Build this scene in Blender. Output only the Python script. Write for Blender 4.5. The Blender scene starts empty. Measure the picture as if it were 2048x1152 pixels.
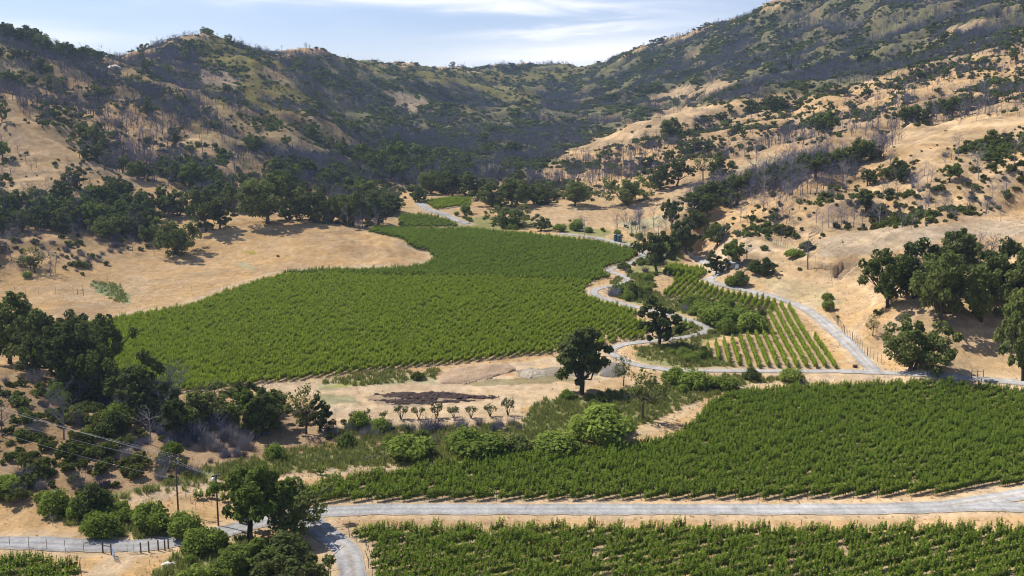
import bpy, math, random
import numpy as np
from mathutils import Vector

SC = bpy.context.scene
COL = SC.collection
R = math.radians

# ------------------------------------------------------------------ camera
H = 72.0                      # camera height above the valley floor (m)
PITCH = R(9.8)
FOC = 2000.0                  # focal length in photo pixels (2048 wide)
cam_d = bpy.data.cameras.new('camera')
cam_d.sensor_width = 36.0
cam_d.lens = 36.0 * FOC / 2048.0
cam_d.clip_start = 1.0
cam_d.clip_end = 12000.0
cam = bpy.data.objects.new('camera', cam_d)
cam.location = (0, 0, H)
cam.rotation_euler = (R(90) - PITCH, 0, 0)
COL.objects.link(cam)
SC.camera = cam

# ------------------------------------------------------------------ sky and sun
SUN_EL = R(52)
SUN_VEC = Vector((-0.90 * math.cos(SUN_EL), 0.436 * math.cos(SUN_EL), math.sin(SUN_EL))).normalized()
SUN_AZ = math.atan2(SUN_VEC.x, SUN_VEC.y)          # from +Y towards +X
sun_d = bpy.data.lights.new('sun', 'SUN')
sun_d.energy = 5.0
sun_d.angle = R(0.53)
sun_d.color = (1.0, 0.955, 0.88)
sun = bpy.data.objects.new('sun', sun_d)
sun.rotation_euler = (-SUN_VEC).to_track_quat('-Z', 'Y').to_euler()
sun.location = (-400, 200, 600)
COL.objects.link(sun)

world = bpy.data.worlds.new('World')
SC.world = world
world.use_nodes = True
wn = world.node_tree.nodes; wl = world.node_tree.links
wn.clear()
def N(tree, typ, **kw):
    n = tree.nodes.new(typ)
    for k, v in kw.items():
        if k == 'inp':
            for a, b in v.items():
                n.inputs[a].default_value = b
        else:
            setattr(n, k, v)
    return n
wt = world.node_tree
w_out = N(wt, 'ShaderNodeOutputWorld')
w_bg = N(wt, 'ShaderNodeBackground', inp={'Strength': 0.062})
w_sky = N(wt, 'ShaderNodeTexSky', sky_type='NISHITA', sun_disc=False, sun_elevation=SUN_EL,
          sun_rotation=SUN_AZ, altitude=250, air_density=0.9, dust_density=0.55, ozone_density=1.6)
# thin cirrus: real clouds laid out by direction (azimuth, elevation), warped by noise
w_tc = N(wt, 'ShaderNodeTexCoord')
w_sep = N(wt, 'ShaderNodeSeparateXYZ')
wl.new(w_tc.outputs['Generated'], w_sep.inputs[0])
def M(tree, op, a, b=None, c=None, clamp=False):
    n = tree.nodes.new('ShaderNodeMath'); n.operation = op; n.use_clamp = clamp
    for i, v in enumerate((a, b, c)):
        if v is None: continue
        if isinstance(v, (int, float)): n.inputs[i].default_value = v
        else: tree.links.new(v, n.inputs[i])
    return n.outputs[0]
az = M(wt, 'ARCTAN2', w_sep.outputs['X'], w_sep.outputs['Y'])
el = M(wt, 'ARCSINE', w_sep.outputs['Z'])
comb = N(wt, 'ShaderNodeCombineXYZ')
wl.new(az, comb.inputs[0]); wl.new(el, comb.inputs[1])
def wnoise(scale, stretch, detail, off, dist=0.0):
    mp = N(wt, 'ShaderNodeMapping'); mp.inputs['Scale'].default_value = (1, stretch, 1)
    mp.inputs['Location'].default_value = off
    mp.inputs['Rotation'].default_value = (0, 0, R(3))
    wl.new(comb.outputs[0], mp.inputs[0])
    nz = N(wt, 'ShaderNodeTexNoise', inp={'Scale': scale, 'Detail': detail, 'Roughness': 0.55, 'Distortion': dist})
    wl.new(mp.outputs[0], nz.inputs['Vector'])
    return nz.outputs['Fac']
streak = wnoise(7.0, 9.0, 7.0, (3.1, 1.7, 0), 0.6)
fine = wnoise(26.0, 6.0, 6.0, (0.3, 0.9, 0), 0.4)
soft = wnoise(4.0, 6.0, 4.0, (7.4, 0.2, 0), 0.3)
warp = M(wt, 'MULTIPLY', M(wt, 'SUBTRACT', streak, 0.5), 0.035)
def bank(a0, e0, sa, se, slope=0.0):
    # a cloud bank centred on azimuth a0, elevation e0 (radians)
    da = M(wt, 'DIVIDE', M(wt, 'SUBTRACT', az, a0), sa)
    e1 = M(wt, 'ADD', M(wt, 'SUBTRACT', el, e0), warp)
    e2 = M(wt, 'SUBTRACT', e1, M(wt, 'MULTIPLY', M(wt, 'SUBTRACT', az, a0), slope))
    de = M(wt, 'DIVIDE', e2, se)
    d2 = M(wt, 'ADD', M(wt, 'MULTIPLY', da, da), M(wt, 'MULTIPLY', de, de))
    return M(wt, 'POWER', 2.718, M(wt, 'MULTIPLY', d2, -1.0))
banks = [bank(-0.19, 0.116, 0.235, 0.013, -0.02), bank(0.05, 0.105, 0.12, 0.007, -0.05),
         bank(0.02, 0.056, 0.12, 0.016, 0.04), bank(0.13, 0.062, 0.12, 0.02, 0.02), bank(-0.48, 0.068, 0.14, 0.012, -0.02),
         bank(0.06, 0.083, 0.1, 0.004, 0.05), bank(-0.45, 0.115, 0.2, 0.007, 0.02),
         bank(0.7, 0.14, 0.3, 0.03, 0.04), bank(-1.0, 0.16, 0.3, 0.03, -0.04)]
s = banks[0]
for b in banks[1:]:
    s = M(wt, 'ADD', s, b)
dens = M(wt, 'MULTIPLY', s, M(wt, 'ADD', M(wt, 'MULTIPLY', streak, 1.5), M(wt, 'MULTIPLY', fine, 0.5)))
general = M(wt, 'MULTIPLY', M(wt, 'SUBTRACT', soft, 0.46, None, True), 0.8, None, True)
dens = M(wt, 'ADD', dens, general)
dens = M(wt, 'MULTIPLY', dens, 0.62, None, True)
w_mix = N(wt, 'ShaderNodeMix', data_type='RGBA')
wl.new(dens, w_mix.inputs['Factor'])
w_tint = N(wt, 'ShaderNodeMix', data_type='RGBA', blend_type='MULTIPLY')
w_tint.inputs['Factor'].default_value = 1.0
w_tint.inputs['B'].default_value = (1.08, 1.02, 1.16, 1)
wl.new(w_sky.outputs[0], w_tint.inputs['A'])
wl.new(w_tint.outputs['Result'], w_mix.inputs['A'])
w_mix.inputs['B'].default_value = (10.2, 10.2, 11.0, 1)
wl.new(w_mix.outputs['Result'], w_bg.inputs['Color'])
wl.new(w_bg.outputs[0], w_out.inputs['Surface'])

SC.view_settings.view_transform = 'Standard'
SC.view_settings.look = 'None'
SC.view_settings.exposure = 0.88
SC.view_settings.gamma = 1.0
SC.view_settings.use_curve_mapping = False
SC.render.engine = 'CYCLES'
SC.cycles.max_bounces = 5
SC.cycles.diffuse_bounces = 3
SC.cycles.transmission_bounces = 3
SC.cycles.transparent_max_bounces = 6
SC.cycles.volume_bounces = 0
SC.cycles.use_denoising = True
SC.cycles.use_adaptive_sampling = False
SC.cycles.pixel_filter_type = 'BLACKMAN_HARRIS'
SC.cycles.filter_width = 1.1

# ------------------------------------------------------------------ numpy noise
def hash2(ix, iy, seed):
    h = (ix.astype(np.int64) * 374761393 + iy.astype(np.int64) * 668265263 + seed * 974634777) & 0xFFFFFFFF
    h = ((h ^ (h >> 13)) * 1274126177) & 0xFFFFFFFF
    h = h ^ (h >> 16)
    return (h & 0xFFFFFF) / float(0xFFFFFF)
def vnoise(x, y, seed=0):
    ix = np.floor(x); iy = np.floor(y)
    fx = x - ix; fy = y - iy
    fx = fx * fx * fx * (fx * (fx * 6 - 15) + 10); fy = fy * fy * fy * (fy * (fy * 6 - 15) + 10)
    a = hash2(ix, iy, seed); b = hash2(ix + 1, iy, seed)
    c = hash2(ix, iy + 1, seed); d = hash2(ix + 1, iy + 1, seed)
    return (a * (1 - fx) + b * fx) * (1 - fy) + (c * (1 - fx) + d * fx) * fy      # 0..1
def fbm(x, y, seed=0, octaves=4, gain=0.5):
    s = 0; a = 1.0; t = 0
    for o in range(octaves):
        c, sn = math.cos(0.6 * o + 0.3), math.sin(0.6 * o + 0.3)
        s = s + a * (vnoise((x * c - y * sn) * 2 ** o, (x * sn + y * c) * 2 ** o, seed + o * 17) - 0.5)
        t += a; a *= gain
    return s / t * 2.0                                                             # about -1..1
def smooth(a, b, x):
    t = np.clip((x - a) / (b - a), 0, 1)
    return t * t * (3 - 2 * t)

# ------------------------------------------------------------------ pixel <-> terrain
SP, CP = math.sin(PITCH), math.cos(PITCH)
def pix_ut(px, py):
    px = np.asarray(px, float); py = np.asarray(py, float)
    dx = (px - 1024.0) / FOC; dy = -(py - 576.0) / FOC
    den = CP + dy * SP
    return dx / den, (-SP + dy * CP) / den
def project(X, Y, Z):
    f = Y * CP - (Z - H) * SP
    up = Y * SP + (Z - H) * CP
    f = np.maximum(f, 1.0)
    return 1024 + FOC * X / f, 576 - FOC * up / f
FY = np.array([0, 260, 330, 434, 553, 623, 680, 800, 1000, 3600.])
FZ = np.array([0, 0, 1.6, 5, 12, 19, 23, 30, 36, 60.])
def zfloor(Y):
    return np.interp(Y, FY, FZ)
_Yt = np.exp(np.linspace(math.log(60), math.log(3500), 4000))
_Tt = (zfloor(_Yt) - H) / _Yt
def floor_depth(px, py):
    u, t = pix_ut(px, py)
    return np.interp(t, _Tt, _Yt)

# ------------------------------------------------------------------ terrain: surveyed points (photo x, photo y, distance); distance None = valley floor
CTRL = [
 # valley floor
 (-300,1160,None),(0,1150,None),(200,1150,None),(450,1120,None),(700,1152,None),(1050,1152,None),(1400,1152,None),(1750,1152,None),(2048,1152,None),(2350,1150,None),
 (-300,1085,None),(0,1085,None),(200,1090,None),(400,1075,None),(650,1030,None),(1000,1018,None),(1500,1018,None),(2048,1010,None),(2350,1000,None),
 (450,980,None),(700,930,None),(1100,900,None),(900,830,None),(1350,800,None),(1600,760,None),(1850,755,None),(2048,770,None),(1850,900,None),(1500,900,None),
 (500,770,None),(800,730,None),(1200,690,None),(350,700,None),(400,650,None),(700,640,None),(1000,620,None),(1250,610,None),(700,560,None),
 (900,550,None),(1200,520,None),(950,490,None),(1100,475,None),(800,460,None),(850,430,None),(900,400,None),(200,660,None),
 (1420,700,None),(1600,700,None),(1700,735,None),(1560,620,None),(1420,620,None),(1400,560,None),(1340,540,None),(1300,490,None),(1240,475,None),(1430,545,None),(1150,462,None),
 # left pasture and knoll
 (-300,640,340),(0,600,381),(0,560,408),(100,620,None),(200,535,436),(200,590,392),(330,600,None),(450,450,512),(450,520,462),(450,575,None),
 (550,437,532),(640,437,532),(700,450,522),(760,464,508),(640,470,495),(690,480,482),(560,480,490),(790,490,470),(845,500,None),(820,525,None),(600,500,468),(600,535,None),(720,520,None),
 (600,425,575),(720,440,565),
 # left hillside
 (-300,500,420),(0,500,430),(0,450,462),(0,400,492),(-300,300,540),(0,300,570),(0,200,645),(0,120,720),(-300,40,800),(0,70,800),(60,84,840),(150,112,880),(225,136,910),
 (-300,80,1000),(60,120,1060),(150,140,1150),(225,150,1130),
 (150,400,520),(150,300,600),(150,200,720),(300,440,520),(300,350,590),(300,250,700),(300,170,850),
 (300,112,1060),(380,84,1150),(400,120,1060),(420,87,1170),(400,200,850),(500,110,1220),(560,122,1300),(480,180,960),(600,170,1120),
 (380,110,1400),(500,140,1500),(450,300,680),(500,380,610),(600,300,760),(600,400,600),(620,230,950),(700,400,620),(700,320,790),
 (630,108,1440),(665,104,1500),(720,114,1560),(800,135,1680),(860,143,1800),(930,145,1900),(1000,141,1950),(1080,137,1980),(1200,134,1950),(1230,128,1900),
 (665,140,1850),(800,165,2000),(930,170,2300),(1100,165,2400),(1230,155,2300),
 (700,200,1180),(800,200,1350),(780,270,1020),(800,350,760),(860,380,690),(900,330,860),(900,250,1200),(950,372,715),(1000,300,1020),(1000,200,1540),(1050,170,1780),
 (1100,230,1350),(1080,312,960),(1040,345,800),(1000,390,670),(1200,180,1620),(1200,240,1330),(1300,150,1600),(1300,190,1400),
 (1120,303,925),(1250,262,955),(1330,235,980),(1400,208,1005),(1150,310,1060),(1270,270,1090),(1350,240,1120),(1420,212,1130),
 (690,240,1085),(780,292,985),(740,215,1190),(860,335,900),
 # right side: mountain
 (1260,112,1850),(1380,80,1760),(1450,56,1720),(1500,35,1680),(1580,0,1640),(1700,-60,1560),(1900,-150,1500),(2100,-220,1450),(2400,-260,1400),
 (1450,90,2150),(1700,0,1950),(2100,-150,1800),(2400,-180,1800),
 (1400,150,1450),(1500,120,1430),(1600,80,1400),(1750,30,1330),(1900,-20,1280),(2048,-60,1250),(2350,-120,1200),
 (1450,200,1120),(1600,160,1130),(1750,110,1120),(1900,50,1110),(2048,0,1090),(2350,-60,1060),
 # right slopes
 (1120,345,800),(1200,290,915),(1200,350,760),(1150,380,690),(1300,320,780),(1400,280,840),(1500,250,860),(1600,225,870),(1700,190,890),(1850,150,900),(2048,90,880),(2350,40,860),
 (1500,300,740),(1650,270,720),(1800,240,700),(1950,205,670),(2048,190,655),(2350,150,640),
 # bench
 (1100,420,605),(1200,400,640),(1300,380,650),(1400,345,680),(1500,330,680),(1600,310,665),(1750,280,640),(1900,250,610),(2048,228,590),(2350,200,570),
 (1200,450,560),(1300,430,585),(1050,440,580),(1350,400,610),
 # belt ridge (hides part of the bench)
 (1350,460,500),(1400,420,515),(1500,385,520),(1600,350,520),(1700,325,515),(1800,300,508),(1900,283,500),(2048,262,490),(2350,220,470),
 (1500,380,585),(1600,345,590),(1700,320,585),(1850,290,565),
 # front burnt slope
 (1400,490,None),(1450,475,470),(1550,450,462),(1650,420,460),(1750,390,460),(1900,350,458),(2048,320,452),(1750,440,444),(1900,410,438),(2048,385,432),(2350,360,425),
 (1430,510,None),(1500,490,438),(1570,495,430),(1600,490,428),
 # near grassy spur
 (1480,530,420),(1560,520,416),(1650,490,414),(1750,468,412),(1900,442,405),(2048,425,400),(2350,400,395),
 (1750,458,430),(1900,432,425),(2048,412,420),
 (1500,560,403),(1600,560,388),(1700,545,386),(1800,510,380),(1900,490,374),(2048,465,368),(1600,600,373),(1680,590,366),(1690,620,350),(1660,645,None),(1610,612,None),(1500,580,None),
 # near right knoll
 (1712,668,314),(1740,632,316),(1785,606,318),(1860,575,320),(1950,540,326),(2048,505,330),(2350,430,335),(1740,600,346),(1860,560,346),(1950,525,351),(2048,488,352),
 (1725,712,None),(1760,722,None),(1780,692,299),(1800,650,304),(1850,640,301),(1850,600,312),(1950,620,301),(2048,600,304),(2350,540,306),(1800,735,None),(1900,712,281),(1950,690,286),(2048,690,284),(2350,660,282),(1950,748,None),(1690,690,None),
 # near left hillside
 (-300,1040,None),(0,1040,None),(0,1000,176),(-300,950,183),(0,950,184),(0,900,194),(0,850,204),(-300,780,215),(0,790,219),(0,755,230),(100,770,234),(-300,740,235),
 (0,720,275),(100,720,285),(200,740,278),(-300,700,300),
 (150,1000,177),(150,900,197),(150,830,214),(200,800,230),(300,950,189),(300,880,206),(300,830,220),(300,790,243),(420,880,212),(420,830,228),(450,930,196),(560,870,None),(620,840,None),(300,1020,None),
]
_cp = np.array([(a, b) for a, b, c in CTRL], float)
_u, _t = pix_ut(_cp[:, 0], _cp[:, 1])
_d = np.array([floor_depth(a, b) if c is None else c for a, b, c in CTRL], float)
_res = _t - (zfloor(_d) - H) / _d
VS = 0.5
def _tps(r2):
    return 0.5 * r2 * np.log(r2 + 1e-9)
_P = np.stack([_u, VS * np.log(_d)], 1)
n_ = len(_P)
_D2 = ((_P[:, None] - _P[None]) ** 2).sum(-1)
_K = _tps(_D2) + np.eye(n_) * 2e-5
_A = np.zeros((n_ + 3, n_ + 3))
_A[:n_, :n_] = _K
_A[:n_, n_] = 1; _A[:n_, n_ + 1:] = _P
_A[n_:, :n_] = _A[:n_, n_:].T
_w = np.linalg.solve(_A, np.concatenate([_res, np.zeros(3)]))
NU, NV = 720, 860
U = np.linspace(-0.78, 0.78, NU)
LV = np.linspace(math.log(80), math.log(3000), NV)
YV = np.exp(LV)
# evaluate on a coarse grid, then resample
cu = np.linspace(U[0], U[-1], 130); cv = np.linspace(LV[0], LV[-1], 220)
G = np.zeros((len(cu), len(cv)))
for i, uu in enumerate(cu):
    q2 = (uu - _P[:, 0][None]) ** 2 + (VS * cv[:, None] - _P[:, 1][None]) ** 2
    G[i] = _tps(q2) @ _w[:n_] + _w[n_] + _w[n_ + 1] * uu + _w[n_ + 2] * VS * cv
def cubic_resample(G, xs, xq, axis):
    # Catmull-Rom along one axis
    G = np.moveaxis(G, axis, 0)
    f = (xq - xs[0]) / (xs[1] - xs[0])
    i = np.clip(np.floor(f).astype(int), 1, len(xs) - 3); f = (f - i)
    f = f.reshape((-1,) + (1,) * (G.ndim - 1))
    p0, p1, p2, p3 = G[i - 1], G[i], G[i + 1], G[i + 2]
    out = p1 + 0.5 * f * (p2 - p0 + f * (2 * p0 - 5 * p1 + 4 * p2 - p3 + f * (3 * (p1 - p2) + p3 - p0)))
    return np.moveaxis(out, 0, axis)
RES = cubic_resample(cubic_resample(G, cu, U, 0), cv, LV, 1)
near = smooth(150, 120, YV)[None]           # below the frame the floor just runs on flat
RES = RES * (1 - near)
XX = U[:, None] * YV[None]
YY = np.repeat(YV[None], NU, 0)
ABOVE = RES * YY                              # height above the valley floor
hill = smooth(3.0, 26.0, ABOVE)
far = np.clip(YY / 800.0, 0.3, 1.5)
ridge = 1 - np.abs(fbm(XX / 170.0, YY / 170.0, 5, 3)) * 2
spur = 1 - np.abs(fbm(XX / 62.0 + 9, YY / 62.0, 11, 3)) * 2
ZZ = zfloor(YY) + ABOVE + hill * far * (10.0 * (ridge - 0.55) + 7.5 * (spur - 0.5))
soft_ = smooth(0.6, 5.0, ABOVE)
ZZ += soft_ * smooth(900, 300, YY) * 1.7 * fbm(XX / 42.0 + 1.3, YY / 42.0, 27, 2)
ZZ += soft_ * 0.9 * fbm(XX / 14.0, YY / 14.0, 23, 3) + soft_ * 0.34 * fbm(XX / 4.0, YY / 4.0, 31, 2)
PXX, PYY = project(XX, YY, ZZ)
def inside(poly, x, y):
    p = np.asarray(poly, float); r = np.zeros(np.shape(x), bool)
    bx = (x >= p[:, 0].min()) & (x <= p[:, 0].max()) & (y >= p[:, 1].min()) & (y <= p[:, 1].max())
    if not bx.any(): return r
    xs, ys = x[bx], y[bx]; c = np.zeros(xs.shape, bool)
    for i in range(len(p)):
        (x1, y1), (x2, y2) = p[i - 1], p[i]
        if y1 == y2: continue
        c ^= ((y1 > ys) != (y2 > ys)) & (xs < (x2 - x1) * (ys - y1) / (y2 - y1) + x1)
    r[bx] = c
    return r
# an eroded gully with a steep cut bank on the grassy spur
GULLY = [(1664,552),(1670,536),(1684,524),(1704,517),(1724,519),(1708,532),(1692,546),(1680,560)]
_in = inside(GULLY, PXX, PYY) & (YY < 460) & (YY > 340)
ZZ = ZZ - 2.4 * _in
PXX, PYY = project(XX, YY, ZZ)

def hgt(X, Y):
    X = np.asarray(X, float); Y = np.asarray(Y, float)
    fu = np.clip((X / Y - U[0]) / (U[1] - U[0]), 0, NU - 1.001)
    fv = np.clip((np.log(Y) - LV[0]) / (LV[1] - LV[0]), 0, NV - 1.001)
    i = fu.astype(int); j = fv.astype(int); a = fu - i; b = fv - j
    return (ZZ[i, j] * (1 - a) + ZZ[i + 1, j] * a) * (1 - b) + (ZZ[i, j + 1] * (1 - a) + ZZ[i + 1, j + 1] * a) * b
def ground_at(px, py):
    """first terrain point on the sight line through a photo pixel"""
    u, t = pix_ut(px, py); u = float(u); t = float(t)
    fu = min(max((u - U[0]) / (U[1] - U[0]), 0), NU - 1.001)
    i = int(fu); a = fu - i
    z = ZZ[i] * (1 - a) + ZZ[i + 1] * a
    tt = (z - H) / YV
    ok = np.nonzero((tt >= t) & (YV > 100))[0]
    if len(ok) == 0:
        k = int(np.argmax(tt[150:]) + 150)
        Y = YV[k]
    else:
        k = max(ok[0], 1)
        f = (t - tt[k - 1]) / (tt[k] - tt[k - 1] + 1e-12)
        Y = YV[k - 1] + np.clip(f, 0, 1) * (YV[k] - YV[k - 1])
    X = u * Y
    return Vector((X, Y, float(hgt(X, Y))))
# which terrain nodes the camera sees
_tan = (ZZ - H) / YY
_run = np.maximum.accumulate(_tan, axis=1)
VISIBLE = _tan >= _run - 0.0035

def spline(pts, n=10):
    P = np.array(pts, float); P = np.vstack([2 * P[0] - P[1], P, 2 * P[-1] - P[-2]]); out = []
    for i in range(1, len(P) - 2):
        for k in range(n):
            f = k / n; p0, p1, p2, p3 = P[i - 1:i + 3]
            out.append(p1 + 0.5 * f * (p2 - p0 + f * (2 * p0 - 5 * p1 + 4 * p2 - p3 + f * (3 * (p1 - p2) + p3 - p0))))
    out.append(P[-2]); return np.array(out)
def world_poly(poly):
    return np.array([ground_at(a, b)[:2] for a, b in poly])
def seg_dist(X, Y, line):
    d = np.full(X.shape, 1e9)
    for a, b in zip(line[:-1], line[1:]):
        v = b - a; L = v @ v + 1e-9
        lo = np.minimum(a, b) - 14; hi = np.maximum(a, b) + 14
        m = (X > lo[0]) & (X < hi[0]) & (Y > lo[1]) & (Y < hi[1])
        if not m.any(): continue
        t = np.clip(((X[m] - a[0]) * v[0] + (Y[m] - a[1]) * v[1]) / L, 0, 1)
        d[m] = np.minimum(d[m], np.hypot(X[m] - a[0] - t * v[0], Y[m] - a[1] - t * v[1]))
    return d

# ------------------------------------------------------------------ layout traced on the ground
ROADS = {   # name: (pixels, width m, label)
 'front':  ([(-120,1084),(0,1086),(100,1088),(200,1092),(290,1091),(370,1080),(450,1064),(520,1045),(600,1029),(680,1022),(800,1019),(1000,1019),(1300,1019),(1600,1019),(1800,1017),(1940,1012),(2048,1016),(2200,1032)], 5.2),
 'fork':   ([(1900,1012),(1960,1003),(2048,988),(2150,965),(2300,930)], 4.6),
 'curve':  ([(612,1030),(640,1062),(678,1086),(698,1112),(706,1150),(706,1220)], 4.6),
 'side':   ([(2200,780),(2060,768),(1950,758),(1850,750),(1750,745),(1650,743),(1550,743),(1450,742),(1390,742),(1340,740),(1281,732),(1241,718),(1220,702),(1241,691),(1278,685),(1330,680),(1385,672),(1415,660),(1400,649),(1355,634),(1310,622),(1261,612),(1213,599),(1188,588),(1196,577),(1228,572),(1256,562),(1240,550),(1218,543),(1232,535),(1270,524),(1288,508),(1270,495),(1235,486),(1190,476),(1120,467)], 3.3),
 'hill':   ([(1752,746),(1715,708),(1690,682),(1655,652),(1620,624),(1570,602),(1500,583),(1440,570),(1418,560),(1436,548),(1436,536),(1410,524),(1385,513),(1375,500)], 4.3),
 'far':    ([(935,448),(912,440),(885,428),(862,422),(848,414),(838,405)], 5.0),
}
TRACKS = {
 'field':  ([(60,668),(120,649),(250,627),(370,606),(430,583),(500,561),(555,545),(680,534),(800,533),(848,526),(866,515),(850,504),(812,494),(800,484)], 3.6),
 'bench':  ([(1370,405),(1420,378),(1500,350),(1560,328),(1598,317),(1560,311),(1500,305)], 3.0),
 'lot':    ([(510,775),(700,757),(900,742),(1100,722),(1210,703)], 4.0),
 'south':  ([(560,955),(700,940),(850,930),(1000,918),(1200,888),(1310,850),(1380,805),(1440,782),(1560,764),(1700,756),(1850,760)], 4.5),
 'yard':   ([(255,1000),(330,985),(430,968),(500,960),(560,953)], 5.0),
 'bank':   ([(1300,485),(1310,465),(1330,450),(1350,445)], 3.0),
 'spring': ([(190,1160),(230,1125),(275,1100)], 5.0),
}
VINES = {   # name: (ground polygon in pixels, row direction as two pixels, row spacing, vine spacing, height, gap)
 'slope block':  ([(30,690),(120,660),(250,638),(375,616),(440,592),(510,568),(560,553),(680,553),(850,557),(1050,562),(1182,567),(1168,580),(1170,594),(1200,607),(1240,619),(1276,628),(1253,637),(1292,652),(1297,678),(1200,694),(1100,708),(900,729),(700,748),(510,769),(330,792),(190,800)], ((800,640),(900,600)), 2.2, 1.35, 0.98, .015),
 'upper block':  ([(548,549),(680,541),(800,540),(852,531),(870,518),(853,503),(818,493),(808,481),(738,466),(748,457),(800,459),(930,460),(1050,469),(1100,476),(1194,487),(1278,501),(1280,511),(1258,524),(1205,545),(1218,556),(1182,566),(1050,560),(850,555),(680,551)], ((900,520),(1000,505)), 2.3, 1.5, 1.0, .02),
 'far strip':    ([(800,455),(797,442),(802,431),(860,433),(900,443),(918,455)], ((820,450),(880,440)), 2.4, 1.7, 1.0, .02),
 'distant block':([(845,419),(840,406),(880,400),(943,400),(940,412),(868,422)], ((860,415),(920,405)), 2.4, 1.7, 1.0, .02),
 'creek corner': ([(1352,648),(1380,650),(1392,662),(1352,672)], ((1355,668),(1385,655)), 2.3, 1.6, 1.0, .05),
 'front block':  ([(590,1014),(640,1011),(900,1003),(1300,1000),(1700,997),(1900,990),(2048,966),(2250,925),(2250,796),(2048,784),(1950,776),(1800,771),(1600,779),(1480,790),(1424,804),(1404,826),(1380,858),(1335,882),(1250,898),(1100,914),(950,928),(800,946),(680,964),(600,985)], ((1300,960),(1420,935)), 2.1, 1.35, 1.0, .012),
 'near block':   ([(668,1068),(720,1064),(1000,1063),(1400,1063),(1800,1063),(2048,1066),(2250,1070),(2250,1230),(742,1230),(748,1150),(736,1112),(700,1088)], ((1750,1140),(1900,1102)), 2.15, 1.4, 1.02, .05),
 'corner block': ([(-120,1122),(60,1124),(168,1142),(150,1165),(60,1230),(-120,1230)], ((0,1150),(100,1140)), 2.3, 1.5, 1.0, .02),
 'striped block':([(1398,699),(1540,664),(1535,628),(1545,610),(1590,617),(1612,655),(1640,690),(1684,738),(1520,741),(1470,731),(1425,716)], ((1553,657),(1594,736)), 2.7, 1.5, 0.95, .02),
 'middle block': ([(1318,548),(1350,532),(1400,537),(1416,548),(1392,565),(1440,582),(1500,594),(1562,608),(1540,622),(1480,614),(1400,602),(1340,599),(1318,589),(1350,572),(1345,556)], ((1340,590),(1400,545)), 2.4, 1.5, 1.0, .05),
}
for k_ in ROADS: ROADS[k_] = (ROADS[k_][0], ROADS[k_][1], np.array([ground_at(a, b)[:2] for a, b in spline(ROADS[k_][0])]))
for k_ in TRACKS: TRACKS[k_] = (TRACKS[k_][0], TRACKS[k_][1], np.array([ground_at(a, b)[:2] for a, b in spline(TRACKS[k_][0])]))
VPOLY = {k: world_poly(v[0]) for k, v in VINES.items()}

# ------------------------------------------------------------------ materials
def mat(name):
    m = bpy.data.materials.new(name); m.use_nodes = True
    t = m.node_tree; t.nodes.clear()
    return m, t, N(t, 'ShaderNodeOutputMaterial')
def ramp_mix(t, fac, a, b):
    n = N(t, 'ShaderNodeMix', data_type='RGBA')
    if isinstance(fac, (int, float)): n.inputs['Factor'].default_value = fac
    else: t.links.new(fac, n.inputs['Factor'])
    for s, v in (('A', a), ('B', b)):
        if isinstance(v, tuple): n.inputs[s].default_value = (*v, 1)
        else: t.links.new(v, n.inputs[s])
    return n.outputs['Result']
def leaf_mat(name, dark, light, transl=0.22, spread=0.5, tip=None):
    """foliage: every plant (and every leaf face) gets its own tone between two greens"""
    m, t, out = mat(name)
    oi = N(t, 'ShaderNodeObjectInfo'); ge = N(t, 'ShaderNodeNewGeometry')
    f = M(t, 'ADD', M(t, 'MULTIPLY', oi.outputs['Random'], 1 - spread), M(t, 'MULTIPLY', ge.outputs['Random Per Island'], spread), None, True)
    c = ramp_mix(t, f, dark, light)
    if tip:
        nz = N(t, 'ShaderNodeTexNoise', inp={'Scale': 0.035, 'Detail': 3.0})
        t.links.new(ge.outputs['Position'], nz.inputs['Vector'])
        c = ramp_mix(t, M(t, 'MULTIPLY', M(t, 'SUBTRACT', nz.outputs['Fac'], 0.42, None, True), 3.0, None, True), c, tip)
    d = N(t, 'ShaderNodeBsdfDiffuse', inp={'Roughness': 0.6}); tr = N(t, 'ShaderNodeBsdfTranslucent')
    t.links.new(c, d.inputs['Color']); t.links.new(c, tr.inputs['Color'])
    mx = N(t, 'ShaderNodeMixShader', inp={0: transl})
    t.links.new(d.outputs[0], mx.inputs[1]); t.links.new(tr.outputs[0], mx.inputs[2])
    t.links.new(mx.outputs[0], out.inputs['Surface'])
    return m
def bark_mat(name, a, b, scale=1.5):
    m, t, out = mat(name)
    oi = N(t, 'ShaderNodeObjectInfo'); tc = N(t, 'ShaderNodeTexCoord')
    nz = N(t, 'ShaderNodeTexNoise', inp={'Scale': scale, 'Detail': 4.0, 'Roughness': 0.65})
    t.links.new(tc.outputs['Object'], nz.inputs['Vector'])
    f = M(t, 'ADD', M(t, 'MULTIPLY', oi.outputs['Random'], 0.55), M(t, 'MULTIPLY', nz.outputs['Fac'], 0.5), None, True)
    c = ramp_mix(t, f, a, b)
    d = N(t, 'ShaderNodeBsdfDiffuse', inp={'Roughness': 0.8}); t.links.new(c, d.inputs['Color'])
    t.links.new(d.outputs[0], out.inputs['Surface'])
    return m
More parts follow.
